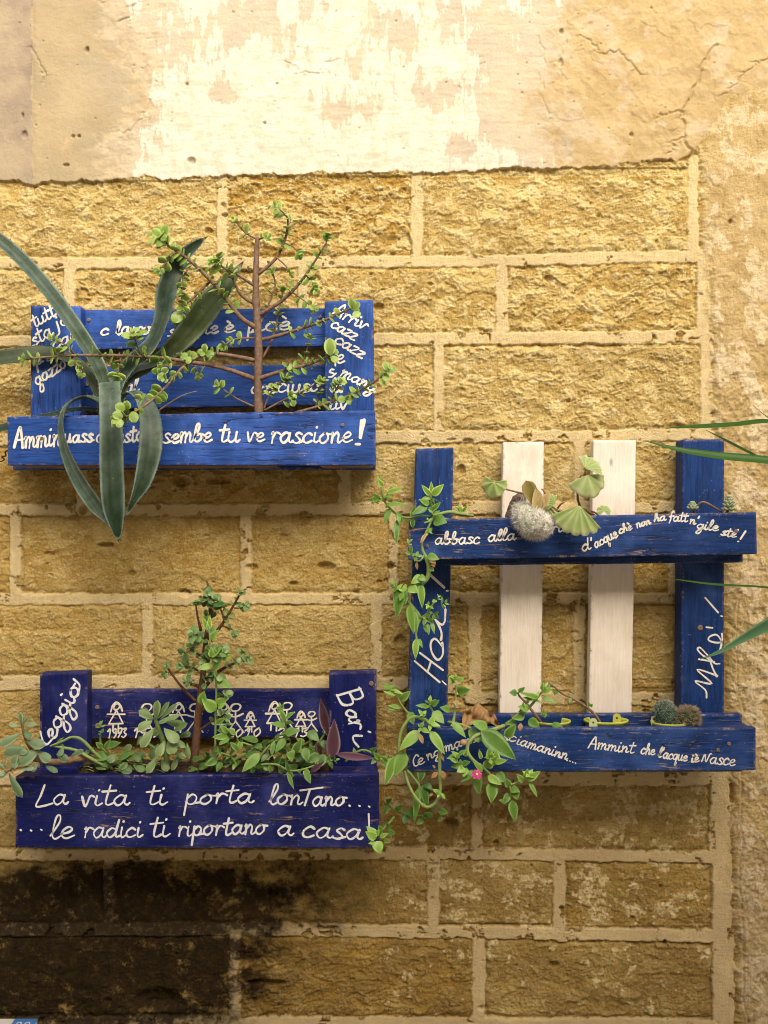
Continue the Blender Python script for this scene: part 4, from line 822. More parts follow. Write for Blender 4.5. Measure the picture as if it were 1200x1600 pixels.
Bx = [([(401, 512), (375, 495), (340, 450), (300, 410), (262, 383)], 5, 2.6, (.10, .17), .30, 13, 11, .55), ([(328, 440), (305, 462), (288, 478), (276, 497)], 2.6, 1.6, (.13, .15), .4, 11, 9, .4), ([(302, 408), (288, 430), (284, 452), (285, 476)], 2.2, 1.4, (.15, .17), .35, 11, 9, .5), ([(283, 388), (264, 405), (251, 420)], 2, 1.5, (.16, .18), .1, 10, 8, .3),
      ([(262, 383), (256, 376), (250, 372)], 2.2, 1.5, (.17, .175), .9, 18, 15, .0), ([(398, 475), (376, 460), (360, 428), (345, 415)], 3, 1.8, (.10, .14), .6, 13, 11, .4), ([(396, 445), (372, 430), (352, 419), (338, 413)], 2.8, 1.6, (.105, .13), .6, 13, 11, .5),
      ([(401, 430), (430, 405), (446, 372), (450, 345), (444, 334), (436, 327)], 3.4, 1.2, (.105, .15), .55, 13, 10, .4), ([(400, 373), (387, 366), (376, 356), (369, 347)], 1.8, 1.1, (.108, .12), .5, 10, 8, .4), ([(405, 374), (412, 371), (417, 371)], 1.8, 1.3, (.108, .12), .3, 9, 8, .5),
      ([(404, 492), (440, 470), (470, 440), (492, 408), (510, 379)], 4.2, 1.4, (.10, .15), .50, 11, 9, .42), ([(432, 402), (446, 415), (452, 424)], 1.5, 1, (.13, .14), .3, 10, 8, .2), ([(446, 380), (458, 386), (466, 394)], 1.4, 1, (.14, .15), .3, 9, 7, .2), ([(455, 455), (470, 466), (486, 478)], 1.6, 1, (.12, .13), .5, 10, 8, .4), ([(478, 430), (487, 440), (490, 448)], 1.4, 1, (.13, .14), .4, 10, 8, .2),
      ([(406, 532), (450, 520), (500, 503), (548, 482)], 3.8, 1.8, (.10, .14), .42, 11, 9, .5), ([(404, 592), (440, 580), (480, 570), (516, 556)], 4.2, 2, (.10, .14), .35, 12, 10, .75), ([(398, 563), (350, 554), (318, 554), (288, 572), (256, 608), (226, 634), (188, 656)], 4, 1.8, (.10, .26), .30, 12, 9, .36),
      ([(397, 592), (352, 576), (300, 566), (240, 558), (160, 555), (100, 556), (40, 561)], 4.6, 1.6, (.10, .17), .28, 12, 9, .36), ([(398, 636), (372, 624), (345, 606)], 2, 1.1, (.10, .13), .9, 11, 9, .2), ([(403, 528), (368, 530), (352, 539)], 2, 1.4, (.10, .12), .6, 9, 7, .5), ([(410, 560), (426, 528), (436, 485), (442, 452)], 2.2, 1.5, (.095, .08), .5, 10, 8, .4),
      ([(406, 508), (420, 475), (430, 445), (424, 420)], 2, 1.2, (.095, .08), .4, 10, 8, .4), ([(410, 614), (428, 604), (444, 592)], 2, 1.3, (.10, .12), .5, 10, 8, .6), ([(412, 640), (424, 612), (446, 592)], 1.8, 1.2, (.10, .12), .5, 10, 8, .6), ([(412, 642), (446, 624), (480, 608), (496, 598)], 2.2, 1.3, (.10, .13), .45, 11, 9, .7),
      ([(462, 645), (500, 634), (556, 613), (592, 592), (603, 582)], 2.8, 1.6, (.12, .17), .3, 12, 9, .6), ([(492, 642), (498, 616), (504, 598)], 1.6, 1, (.12, .13), .4, 10, 8, .6), ([(516, 632), (522, 614), (530, 600)], 1.5, 1, (.13, .15), .3, 11, 9, .6), ([(470, 572), (478, 552), (484, 530)], 1.6, 1.1, (.12, .12), .3, 10, 8, .6), ([(120, 556), (104, 540), (88, 532)], 1.8, 1.2, (.15, .17), .4, 12, 9, .6),
      ([(112, 557), (122, 572), (126, 580)], 1.8, 1.1, (.15, .165), .4, 11, 9, .6), ([(225, 557), (214, 540), (210, 526)], 1.5, 1, (.14, .16), .7, 14, 11, .2), ([(190, 556), (186, 572), (184, 584)], 1.5, 1, (.14, .15), .4, 11, 9, .6), ([(246, 560), (246, 572), (250, 580)], 1.5, 1.1, (.14, .16), .3, 13, 10, .7), ([(300, 566), (306, 574), (310, 584)], 1.3, .9, (.12, .13), .6, 10, 8, .3)]
for pts, r0, r1, dp, s0, ln, wd, de in Bx: branch(st, lf, pts, r0 * .85, r1 * .85, ln * 1.38, wd * 1.38, min(.95, de * 1.9), depth=dp, start=s0 * .8, tone=.5, nodes=8.5)
for b, t, w, d in [((252, 370), (238, 358), 14, .18), ((254, 368), (262, 352), 15, .18), ((252, 373), (248, 386), 13, .185), ((250, 370), (260, 372), 13, .19), ((196, 640), (180, 633), 15, .265), ((192, 652), (176, 646), 14, .268), ((186, 656), (174, 661), 12, .27), ((190, 655), (184, 668), 12, .272), ((206, 643), (212, 660), 15, .262), ((200, 640), (198, 626), 15, .262),
                   ((516, 556), (515, 528), 20, .15), ((518, 556), (527, 566), 11, .15), ((552, 482), (548, 466), 13, .15), ((552, 484), (562, 472), 11, .15), ((554, 486), (560, 496), 14, .155), ((284, 488), (270, 503), 18, .16), ((345, 606), (350, 594), 12, .13)]:
    L2(lf, b, t, w, d, d + .008, random.uniform(.35, .75), 'round', .85, .15, .1, .2)
tr_ = st.build("trunk", M_bark, eb); lf.build("foliage", M_jade, eb)
st = MB(); tube(st, [W(229, 655, .12), W(262, 632, .14), W(285, 618, .15), W(308, 611, .155)], [1.4 * PX, 1.1 * PX, .9 * PX, .5 * PX], .9, 6, .1); st.build("dry_twig", m_plain("dry grey twig", (.24, .17, .11), (.36, .28, .2), 90, .8), eb)
# ---- young elephant bush in the lower left planter
random.seed(41)
e2 = empty("elephant_bush", W(304, 1200, .10), "young upright elephant bush with dense round leaves in the navy planter", "plant")
st = MB(); lf = MB()
tube(st, [W(303, 1206, .10), W(306, 1160, .10), W(311, 1110, .102), W(317, 1055, .104), W(322, 1000, .106), W(329, 950, .108), W(328, 925, .11), W(323, 908, .112)], [6.6 * PX, 6 * PX, 5.4 * PX, 4.6 * PX, 3.8 * PX, 3 * PX, 2.2 * PX, 1.2 * PX], .5, 10, .08)
for pts, r0, r1, dp, s0, ln, wd, de in [([(317, 1078), (338, 1052), (362, 1038), (384, 1030)], 3, 1.6, (.10, .14), .45, 13, 11, .8), ([(328, 1000), (345, 978), (358, 958), (374, 930)], 3, 1.5, (.106, .13), .3, 12, 9, .8), ([(318, 1026), (306, 1020), (298, 1014)], 1.8, 1.2, (.10, .13), .2, 13, 10, .8), ([(314, 985), (309, 965), (306, 945)], 2.4, 1.2, (.10, .12), .3, 11, 8, .7),
      ([(306, 1096), (288, 1078), (272, 1058), (262, 1044)], 2.6, 1.4, (.10, .14), .9, 9, 8, .4), ([(309, 1047), (297, 1042), (288, 1041)], 1.8, 1.2, (.10, .12), .3, 12, 10, .6), ([(313, 1112), (340, 1092), (350, 1086)], 2.4, 1.4, (.10, .13), .6, 13, 11, .6), ([(312, 1075), (302, 1070), (294, 1066)], 1.8, 1.2, (.10, .12), .2, 12, 10, .6), ([(310, 1142), (334, 1126), (352, 1116)], 2, 1.2, (.1, .13), .5, 11, 9, .5), ([(348, 978), (360, 982), (366, 986)], 1.5, 1, (.12, .13), .3, 10, 8, .9),
      ([(320, 1000), (312, 995), (304, 990)], 1.5, 1, (.11, .14), .1, 15, 12, .9), ([(326, 968), (332, 955), (335, 942)], 1.8, 1, (.108, .13), .1, 14, 12, .9), ([(320, 1030), (336, 1024), (346, 1020)], 1.8, 1.1, (.108, .14), .1, 15, 12, .9), ([(316, 1060), (330, 1058), (340, 1056)], 1.6, 1, (.108, .13), .1, 13, 11, .9), ([(325, 940), (318, 934), (322, 930)], 1.4, 1, (.11, .13), .1, 12, 9, .9), ([(350, 970), (346, 955), (342, 948)], 1.4, 1, (.12, .13), .2, 11, 8, .9), ([(366, 950), (376, 950), (382, 948)], 1.2, .9, (.13, .14), .1, 10, 8, .9)]:
    branch(st, lf, pts, r0, r1, ln * 1.15, wd * 1.15, de * .8, depth=dp, start=s0, tone=.45, shape='round', nodes=7.5)
for i in range(9):
    y = random.uniform(925, 1070); k = (y - 910) / 290; x = 326 - 20 * k + random.uniform(-14, 14); a = random.uniform(0, 6.3); ln = random.uniform(10, 15)
    L2(lf, (x, y), (x + math.cos(a) * ln, y + math.sin(a) * ln), ln * .8, .115, .128, random.uniform(.1, .9), 'round', random.uniform(.4, .95), .2, .12, .2)
st.build("trunk", M_bark2, e2); lf.build("foliage", M_jade2, e2)
# ------------------------------------------------------------------ trailing plants of the navy planter
M_sun = m_leaf("fresh green sun rose leaves", (.05, .155, .016), (.33, .53, .09), .38, .45, .22)
M_sun2 = m_leaf("deep green sun rose leaves", (.025, .09, .012), (.24, .42, .08), .38, .45, .22, blotch=(.35, .33, .10)); M_sunst = m_leaf("green sun rose stem", (.12, .22, .05), (.30, .40, .13), .5, .35, .05)
M_pad = m_leaf("grey green paddle leaves", (.045, .105, .025), (.26, .36, .14), .45, .4, .12, blotch=(.38, .42, .28))
M_glauc = m_leaf("blue grey succulent leaves", (.065, .125, .045), (.27, .37, .21), .5, .35, .1)
M_brown = m_plain("dry brown stem", (.16, .095, .05), (.30, .20, .11), 90, .8)
M_dead = m_leaf("withered tan leaf", (.28, .14, .05), (.55, .36, .17), .75, .15, .2)
M_purp = m_leaf("purple heart leaf", (.045, .014, .022), (.17, .085, .12), .4, .4, .12)
def vine(st, lf, pts, r0, r1, ln, wd, nodes, shape='ovate', tone=.45, d=None, start=.1, tip=True, dens=.9, droop=.5):
    """trailing stem with opposite leaves that hang a little; pts = (px, py, depth)"""
    P = [W(*p) for p in pts]; n = len(P)
    q = tube(st, P, [(r0 + (r1 - r0) * i / (n - 1)) * PX for i in range(n)], random.uniform(.2, .7), 7, .05)
    tot = sum((b - a).length for a, b in zip(q, q[1:])); acc = 0; nxt = tot * start; j = 0
    for a, b in zip(q, q[1:]):
        s = (b - a).length
        if s < 1e-6: continue
        while acc + s > nxt:
            p = a.lerp(b, (nxt - acc) / s); ax = (b - a).normalized(); j += 1
            if random.random() < dens:
                sd = ax.cross(VIEW); sd = sd.normalized() if sd.length > .1 else Vector((1, 0, 0))
                if j % 2: sd = (sd * .4 + ax.cross(sd) * .9)
                for sg in (1, -1):
                    if random.random() < .15: continue
                    dv = (sd * sg + ax * random.uniform(0, .7) + UP * (-droop * random.uniform(.1, 1)) + VIEW * random.uniform(-.1, .7) + rv(.25)).normalized(); f = random.uniform(.5, 1.2)
                    leaf(lf, p, dv, (VIEW * random.uniform(.3, 1) + UP * random.uniform(.3, 1) + rv(.3)).normalized(), pxlen(ln) * f, pxlen(wd) * f, shape, random.uniform(.1, .8), .25, .08, min(1, max(0, tone + random.uniform(-.5, .45))), 7, 4, random.uniform(-.6, .6))
            nxt += pxlen(nodes) * random.uniform(.75, 1.3)
        acc += s
    if tip: rosette(lf, q[-1], (q[-1] - q[-3]).normalized(), pxlen(ln) * .75, pxlen(wd) * .6, shape, min(.9, tone + .3), 3, .09, .3)
    return q
def LS(mb, lst, shape='ovate', d=.12, dd=.012, tone=.5, face=.75, bend=.25, fold=.15, th=.1):
    for a in lst:
        bx, by, tx, ty, w = a[:5]; t = a[5] if len(a) > 5 else random.uniform(tone - .4, tone + .35); dz = a[6] if len(a) > 6 else d
        L2(mb, (bx, by), (tx, ty), w, dz, dz + dd, min(1, max(0, t)), shape, face, bend, fold, th)
random.seed(51)
# big paddle leaved succulent in the middle left of the planter
ps = empty("succulent", W(250, 1200, .11), "clump of thick grey green paddle leaves below the stick figures", "plant")
st = MB(); lf = MB()
tube(st, [W(262, 1205, .11), W(258, 1170, .12), (W(248, 1140, .135)), W(243, 1125, .145)], [4.5 * PX, 4 * PX, 3.4 * PX, 2.4 * PX], .4, 9, .06)
tube(st, [W(258, 1180, .115), W(240, 1168, .135), W(228, 1160, .14)], [3 * PX, 2.6 * PX, 2 * PX], .4, 8); tube(st, [W(260, 1180, .115), W(280, 1165, .13)], [3 * PX, 2 * PX], .4, 8)
LS(lf, [(243, 1126, 246, 1095, 14, .55, .15), (246, 1124, 263, 1097, 13, .4, .145), (250, 1124, 275, 1100, 10, .45, .15), (241, 1124, 217, 1110, 16, .6, .15), (238, 1126, 216, 1140, 17, .8, .16), (246, 1128, 280, 1118, 9, .75, .16), (246, 1131, 262, 1124, 9, .7, .165), (256, 1126, 290, 1134, 15, .25, .14), (270, 1143, 292, 1130, 14, .35, .15),
        (240, 1138, 220, 1168, 17, .75, .165), (256, 1138, 278, 1160, 22, .85, .17), (262, 1158, 272, 1178, 20, .8, .165), (262, 1150, 290, 1168, 13, .5, .15), (258, 1157, 246, 1182, 17, .8, .168), (246, 1183, 229, 1208, 15, .7, .15), (252, 1186, 262, 1205, 15, .55, .145), (282, 1176, 268, 1204, 11, .5, .14), (272, 1174, 290, 1184, 10, .6, .15), (248, 1162, 235, 1186, 16, .3, .13), (280, 1150, 298, 1146, 11, .35, .13), (236, 1122, 225, 1106, 9, .3, .13), (292, 1160, 295, 1185, 9, .45, .13), (250, 1132, 240, 1150, 13, .25, .13),
        (190, 1172, 206, 1166, 13, .4, .13), (206, 1174, 228, 1182, 10, .3, .13), (222, 1178, 212, 1190, 12, .35, .14), (184, 1178, 168, 1190, 16, .45, .14), (208, 1196, 226, 1204, 14, .4, .14), (184, 1196, 206, 1206, 20, .2, .13)], 'paddle', .15, .012, .6, .7, .18, .05, .32)
st.build("stem", M_sunst, ps); lf.build("foliage", M_pad, ps)
# blue grey succulent spilling over the left corner
random.seed(52)
gs = empty("succulent", W(130, 1195, .11), "blue grey leaved succulent sprawling over the left corner of the navy planter", "plant")
st = MB(); lf = MB()
tube(st, [W(150, 1185, .125), W(128, 1184, .14), W(95, 1190, .15), (W(60, 1188, .16)), W(30, 1175, .175), W(24, 1168, .18)], [5 * PX, 5.2 * PX, 4.6 * PX, 4 * PX, 3 * PX, 2 * PX], .2, 10, .12)
tube(st, [W(60, 1186, .155), W(45, 1165, .165), W(38, 1148, .17), W(34, 1128, .175)], [3 * PX, 2.6 * PX, 2.2 * PX, 1.6 * PX], .5, 8, .05); tube(st, [W(40, 1184, .16), W(18, 1200, .18), W(8, 1206, .19)], [3 * PX, 2.4 * PX, 2 * PX], .5, 8)
LS(lf, [(34, 1132, 31, 1114, 9, .8), (32, 1134, 14, 1132, 9, .85), (36, 1133, 56, 1131, 9, .8), (35, 1131, 44, 1121, 7, .6), (38, 1140, 47, 1154, 12, .15), (34, 1146, -2, 1165, 15, .6), (40, 1158, 70, 1165, 18, .55), (44, 1170, 6, 1176, 22, .4), (62, 1172, 30, 1192, 24, .45), (60, 1174, 78, 1190, 18, .45), (24, 1172, 42, 1176, 12, .6), (30, 1186, 18, 1200, 18, .5), (6, 1200, 10, 1184, 9, .95), (8, 1202, -10, 1190, 10, .9), (10, 1204, 0, 1212, 10, .85), (28, 1200, 54, 1201, 9, .9), (14, 1206, -8, 1218, 9, .7), (16, 1206, 26, 1180, 12, .6),
        (14, 1208, 34, 1246, 16, .35), (88, 1178, 106, 1188, 15, .3), (100, 1166, 92, 1182, 12, .4), (110, 1182, 130, 1172, 10, .35), (70, 1196, 90, 1206, 10, .3), (60, 1190, 50, 1206, 9, .3), (0, 1210, -14, 1230, 12, .5)], 'paddle', .175, .012, .55, .72, .22, .06, .28)
st.build("stem", M_brown, gs); lf.build("foliage", M_glauc, gs)
# thin trailing stems with small leaves across the left half
random.seed(53)
tv = empty("trailing_plant", W(180, 1195, .11), "wiry green stems trailing across the soil in front of the year 1973", "plant")
st = MB(); lf = MB()
tube(st, [W(176, 1202, .13), W(150, 1178, .145), W(128, 1156, .15), W(112, 1152, .15), W(98, 1158, .155), W(78, 1166, .16)], [2 * PX, 2.4 * PX, 2.4 * PX, 2 * PX, 1.8 * PX, 1.4 * PX], .4, 8, .05); tube(st, [W(170, 1200, .135), W(140, 1184, .15), (W(118, 1172, .15)), W(84, 1166, .155)], [2.4 * PX, 2.4 * PX, 2.2 * PX, 1.6 * PX], .6, 8, .05)
tube(st, [W(184, 1196, .12), W(170, 1180, .12), W(158, 1166, .12), W(157, 1145, .125)], [2.4 * PX, 2.2 * PX, 1.8 * PX, 1.4 * PX], .3, 8, .05)
rosette(lf, W(158, 1136, .128), (UP + VIEW * .5).normalized(), pxlen(11), pxlen(5), 'lance', .8, 4, .12); rosette(lf, W(158, 1146, .128), (UP + VIEW * .5).normalized(), pxlen(10), pxlen(6), 'ovate', .5, 3, .12)
LS(lf, [(166, 1166, 188, 1160, 12, .35), (160, 1168, 150, 1160, 9, .5), (164, 1170, 172, 1156, 9, .45), (184, 1186, 210, 1174, 12, .4), (196, 1182, 212, 1186, 9, .3), (172, 1190, 160, 1198, 10, .3), (212, 1176, 222, 1192, 9, .4), (150, 1180, 168, 1186, 18, .35), (88, 1164, 98, 1152, 7, .4), (92, 1164, 102, 1170, 8, .35), (224, 1150, 214, 1164, 8, .3), (150, 1196, 166, 1202, 11, .25), (300, 1188, 318, 1182, 9, .3), (200, 1192, 184, 1204, 11, .25), (140, 1172, 130, 1182, 8, .4)], 'ovate', .135, .01, .4, .65, .3, .15, .1)
for i in range(22):
    x = random.uniform(104, 240); y = random.uniform(1186, 1204); a = random.uniform(-.6, .6); tube(st, [W(x, y, .12), W(x + 9, y - 3 + 8 * a, .13), W(x + 18, y + 10 * a, .135)], [.8 * PX] * 3, .9, 5)
for i in range(40):
    x = random.uniform(128, 300); y = 1205 - abs(random.gauss(0, 9)); an = random.uniform(0, 6.28); ln = random.uniform(8, 17)
    L2(lf, (x, y), (x + math.cos(an) * ln, y - abs(math.sin(an)) * ln * .8 + 3), ln * random.uniform(.45, .7), random.uniform(.095, .125), None, random.uniform(0, .5), 'ovate', random.uniform(.35, .9), .3, .18, .08)
st.build("stem", M_sunst, tv); lf.build("foliage", M_sun2, tv)
# sun rose filling the right half, hanging over the rim
random.seed(54)
sr = empty("sun_rose", W(430, 1200, .11), "bushy green sun rose spilling over the middle rim of the navy planter", "plant")
st = MB(); lf = MB()
tube(st, [W(344, 1206, .12), W(368, 1186, .13), W(384, 1178, .135)], [3.2 * PX, 3 * PX, 2.4 * PX], .8, 9, .05); tube(st, [W(332, 1206, .115), W(334, 1190, .118), W(344, 1172, .12)], [2.6 * PX, 2.4 * PX, 1.8 * PX], .7, 8)
for pts, ln, wd in [([(400, 1196, .16), (430, 1194, .17), (452, 1204, .178), (474, 1202, .178), (490, 1196, .17)], 17, 10), ([(402, 1188, .14), (418, 1168, .15), (430, 1158, .15), (444, 1154, .15)], 17, 10), ([(445, 1178, .13), (446, 1150, .14), (446, 1122, .15), (441, 1110, .152)], 18, 11), ([(350, 1180, .12), (356, 1160, .13), (352, 1146, .135), (354, 1132, .14)], 16, 9),
                    ([(420, 1180, .12), (400, 1168, .13), (378, 1160, .135)], 17, 10), ([(470, 1180, .12), (490, 1168, .13), (505, 1150, .14), (508, 1138, .14)], 17, 10), ([(440, 1190, .13), (462, 1172, .14), (484, 1158, .15)], 18, 12), ([(500, 1196, .14), (512, 1190, .15), (520, 1188, .15)], 15, 9), ([(370, 1196, .13), (360, 1182, .14), (344, 1176, .145)], 16, 9), ([(400, 1200, .13), (388, 1186, .14), (400, 1172, .14)], 16, 10), ([(480, 1200, .13), (476, 1180, .14), (470, 1166, .145)], 17, 10), ([(540, 1190, .125), (556, 1176, .13), (570, 1172, .135), (588, 1180, .14), (604, 1184, .15)], 12, 7)]:
    vine(st, lf, pts, 1.9, 1.3, ln, wd, 13, 'ovate', .42, droop=.2)
LS(lf, [(406, 1178, 378, 1206, 17, .75, .17), (428, 1158, 424, 1182, 8, .5, .16), (446, 1154, 430, 1176, 13, .6, .16), (404, 1158, 378, 1152, 13, .35, .16), (410, 1166, 392, 1166, 9, .4, .15), (450, 1208, 459, 1233, 7, .55, .185), (452, 1204, 446, 1190, 8, .5, .18), (460, 1182, 448, 1178, 18, .7, .175), (478, 1206, 485, 1224, 11, .45, .182), (446, 1145, 468, 1141, 14, .6, .165), (446, 1134, 424, 1130, 12, .65, .165), (440, 1112, 434, 1104, 8, .9, .165), (445, 1126, 437, 1108, 9, .85, .165), (447, 1122, 460, 1112, 9, .8, .165), (482, 1142, 498, 1158, 16, .4, .165), (476, 1168, 480, 1190, 15, .5, .165), (500, 1180, 478, 1190, 18, .35, .15), (508, 1178, 498, 1200, 14, .3, .145),
        (356, 1150, 332, 1152, 11, .85, .15), (356, 1146, 344, 1132, 9, .8, .15), (358, 1152, 342, 1164, 13, .6, .15), (368, 1148, 356, 1138, 8, .85, .15), (372, 1172, 360, 1160, 9, .7, .15), (382, 1182, 404, 1174, 10, .4, .15), (460, 1176, 470, 1156, 14, .5, .16), (420, 1176, 408, 1190, 11, .3, .14), (340, 1186, 320, 1196, 13, .4, .14), (346, 1190, 338, 1206, 11, .35, .14), (310, 1200, 330, 1194, 12, .3, .13), (430, 1196, 440, 1178, 12, .4, .14)], 'ovate', .16, .012, .5, .72, .3, .18, .08)
for i in range(85):                                    # low inner growth that fills the box
    x = random.uniform(312, 512); y = 1204 - abs(random.gauss(0, 17)); an = random.uniform(0, 6.28); ln = random.uniform(9, 19)
    L2(lf, (x, y), (x + math.cos(an) * ln, y - abs(math.sin(an)) * ln * .9 + 3), ln * random.uniform(.45, .7), random.uniform(.095, .135), None, random.uniform(0, .65), 'ovate', random.uniform(.35, .9), .3, .18, .08)
st.build("stem", M_sunst, sr); lf.build("foliage", M_sun2, sr)
# bright stem climbing beside the little bush
random.seed(55)
cv = empty("climbing_stem", W(337, 1190, .12), "thin bright green stem with lone big leaves climbing up the young bush", "plant")
st = MB(); lf = MB(); tube(st, [W(336, 1200, .118), W(337, 1120, .122), W(338, 1075, .126), W(334, 1045, .13), W(329, 1010, .132), (W(326, 975, .134)), W(325, 962, .136)], [1.8 * PX, 1.6 * PX, 1.5 * PX, 1.4 * PX, 1.3 * PX, 1.1 * PX, .8 * PX], .6, 7, .05)
LS(lf, [(326, 985, 316, 964, 9, .9), (326, 985, 328, 961, 8, .95), (329, 1000, 341, 984, 12, .6), (330, 1040, 308, 1045, 12, .6), (334, 1046, 346, 1024, 13, .4), (338, 1062, 362, 1074, 14, .45), (337, 1110, 316, 1092, 20, .5), (316, 1102, 318, 1080, 18, .45), (338, 1098, 356, 1092, 12, .6), (340, 1104, 352, 1100, 10, .85), (338, 1130, 352, 1122, 9, .4), (328, 1024, 346, 1012, 14, .6, .14), (332, 1028, 330, 1012, 12, .9, .14), (346, 1028, 362, 1024, 12, .6, .14)], 'ovate', .132, .01, .5, .75, .25, .15, .1)
st.build("stem", M_sunst, cv); lf.build("foliage", M_sun, cv)
# purple heart
random.seed(56)
ph = empty("purple_heart", W(518, 1195, .12), "purple heart plant with one upright and one reclining dark leaf", "plant")
st = MB(); tube(st, [W(516, 1204, .118), W(518, 1190, .124), W(521, 1176, .13)], [2.2 * PX, 2 * PX, 1.6 * PX], .3, 8); st.build("stem", M_purp, ph)
for b, t, w, d0, d1, tn, be in [((519, 1184), (522, 1122), 23, .145, .158, .45, -.15), ((512, 1150), (501, 1090), 17, .140, .150, .25, -.1), ((524, 1178), (586, 1185), 13, .145, .175, .95, .15), ((484, 1207), (506, 1190), 9, .165, .18, .6, .3), ((502, 1180), (494, 1160), 9, .135, .14, .3, .2)]:
    lf = MB(); L2(lf, b, t, w, d0, d1, tn, 'lance' if w < 20 else 'ovate', .8, be, .35, .06); lf.build("leaf", M_purp, ph)
# ------------------------------------------------------------------ trailing sun roses of the right planter
random.seed(61)
u1 = empty("sun_rose", W(690, 815, .13), "sun rose trailing down the left post from the upper right trough", "plant")
st = MB(); lf = MB(); dl = MB()
vine(st, lf, [(700, 812, .12), (680, 808, .14), (660, 806, .16), (636, 809, .17), (618, 802, .18), (602, 785, .185), (597, 768, .19), (594, 752, .19)], 2.2, 1.3, 15, 7, 15, 'lance', .4, start=.35)
vine(st, lf, [(600, 783, .185), (588, 775, .19), (584, 782, .19)], 1.3, 1, 12, 6, 10, 'lance', .3, start=.3); vine(st, lf, [(602, 782, .185), (608, 766, .19), (613, 760, .19)], 1.3, 1, 11, 6, 10, 'lance', .5, start=.3)
vine(st, lf, [(676, 806, .15), (674, 790, .165), (673, 775, .17), (674, 766, .17)], 1.8, 1.2, 17, 9, 17, 'ovate', .6, start=.4, tip=False)
LS(lf, [(673, 774, 659, 758, 9, .85, .172), (675, 774, 693, 757, 13, .9, .172), (674, 772, 674, 753, 7, .95, .17), (671, 788, 655, 780, 10, .5, .17), (676, 796, 688, 785, 8, .5, .17), (668, 790, 643, 804, 13, .15, .17), (622, 800, 624, 818, 9, .3, .185), (620, 812, 619, 850, 10, .2, .185), (610, 794, 600, 818, 10, .3, .185), (606, 788, 636, 788, 8, .45, .19), (604, 770, 630, 762, 8, .9, .19), (598, 760, 590, 748, 8, .85, .19), (592, 780, 584, 772, 8, .15, .19), (588, 778, 584, 786, 9, .2, .19), (645, 805, 648, 790, 7, .35, .16), (722, 800, 716, 789, 6, .8, .14), (723, 800, 730, 790, 6, .8, .14), (721, 800, 712, 792, 4, .7, .14), (678, 812, 698, 816, 22, .2, .175)], 'ovate', .17, .012, .5, .75, .3, .18, .1)
tube(st, [W(740, 806, .13), W(715, 802, .145), W(700, 800, .155), W(680, 806, .165), W(672, 818, .175), W(667, 830, .178), (W(660, 846, .18)), W(660, 858, .18), W(666, 872, .18), W(670, 886, .178), W(668, 902, .174), W(656, 914, .17), W(640, 920, .168), W(634, 930, .166), W(642, 945, .166), W(654, 960, .168), W(658, 968, .168)], [2 * PX, 2.2 * PX, 2.4 * PX, 2 * PX, 1.8 * PX, 2 * PX, 1.8 * PX, 2 * PX, 2.8 * PX, 3.2 * PX, 3.4 * PX, 3.2 * PX, 2.8 * PX, 2.4 * PX, 2.8 * PX, 2.6 * PX, 2 * PX], .6, 9, .08)
tube(st, [W(658, 966, .168), W(653, 976, .17), W(650, 990, .172), W(652, 1004, .172), W(651, 1016, .172)], [2 * PX, 1.9 * PX, 1.7 * PX, 1.5 * PX, 1.2 * PX], .8, 8, .05); tube(st, [W(664, 866, .18), W(656, 876, .184), W(648, 874, .186), (W(642, 862, .188)), W(638, 848, .19)], [1.4 * PX] * 4 + [1 * PX], .9, 7)
tube(st, [W(658, 966, .17), W(668, 958, .18), W(676, 945, .186), W(682, 938, .19)], [2 * PX, 1.6 * PX, 1.4 * PX, 1 * PX], .6, 8)
for p, a, ln, wd, n in [((676, 806, .178), (0, -.4, 1), 13, 6, 3), ((670, 815, .18), (-.4, -.5, .6), 11, 6, 2), ((668, 832, .182), (.6, -.5, .2), 13, 6, 2), ((640, 850, .192), (-.3, -.4, 1), 13, 6, 3), ((644, 866, .19), (-.5, -.5, .3), 13, 6, 2), ((650, 870, .188), (.3, -.6, .5), 12, 6, 2), ((620, 922, .18), (-.3, -.5, .8), 15, 7, 3), ((630, 926, .176), (-.2, -.6, .5), 16, 8, 2), ((682, 938, .195), (.3, -.6, .8), 14, 6, 4), ((672, 948, .19), (-.3, -.7, .4), 15, 7, 3), ((690, 944, .19), (.8, -.5, .2), 13, 6, 3), ((664, 964, .182), (.1, -.8, -.2), 14, 7, 3), ((676, 958, .186), (.5, -.7, -.3), 14, 6, 2)]:
    rosette(lf, W(*p), Vector(a).normalized(), pxlen(ln), pxlen(wd), 'lance', .55, n, .1, .4)
LS(lf, [(668, 868, 686, 874, 13, .4, .186), (660, 900, 642, 912, 14, .6, .178), (656, 910, 660, 950, 13, .35, .176), (654, 900, 665, 908, 12, .4, .18), (640, 916, 652, 926, 16, .7, .18), (626, 920, 620, 964, 19, .3, .175), (622, 918, 616, 940, 11, .25, .172), (634, 920, 632, 946, 12, .3, .17), (640, 944, 646, 990, 14, .45, .17), (648, 955, 650, 992, 11, .4, .17), (650, 998, 649, 1030, 11, .6, .176), (654, 998, 660, 1012, 6, .6, .174), (618, 916, 612, 906, 8, .8, .18), (672, 888, 678, 892, 8, .6, .18), (668, 974, 670, 992, 7, .35, .18), (674, 972, 679, 990, 7, .4, .182), (664, 976, 666, 988, 6, .35, .18)], 'ovate', .175, .008, .45, .7, .3, .2, .12)
LS(dl, [(666, 834, 657, 848, 6, .8, .19), (670, 874, 681, 880, 8, .4, .188), (675, 878, 679, 886, 7, .3, .188), (651, 878, 652, 890, 5, .3, .186)], 'lance', .188, .004, .6, .7, .6, .5, .1)
st.build("stem", M_sunst, u1); lf.build("foliage", M_sun, u1); tag(dl.build("withered_leaves", M_dead, u1), "dry curled brown leaves")
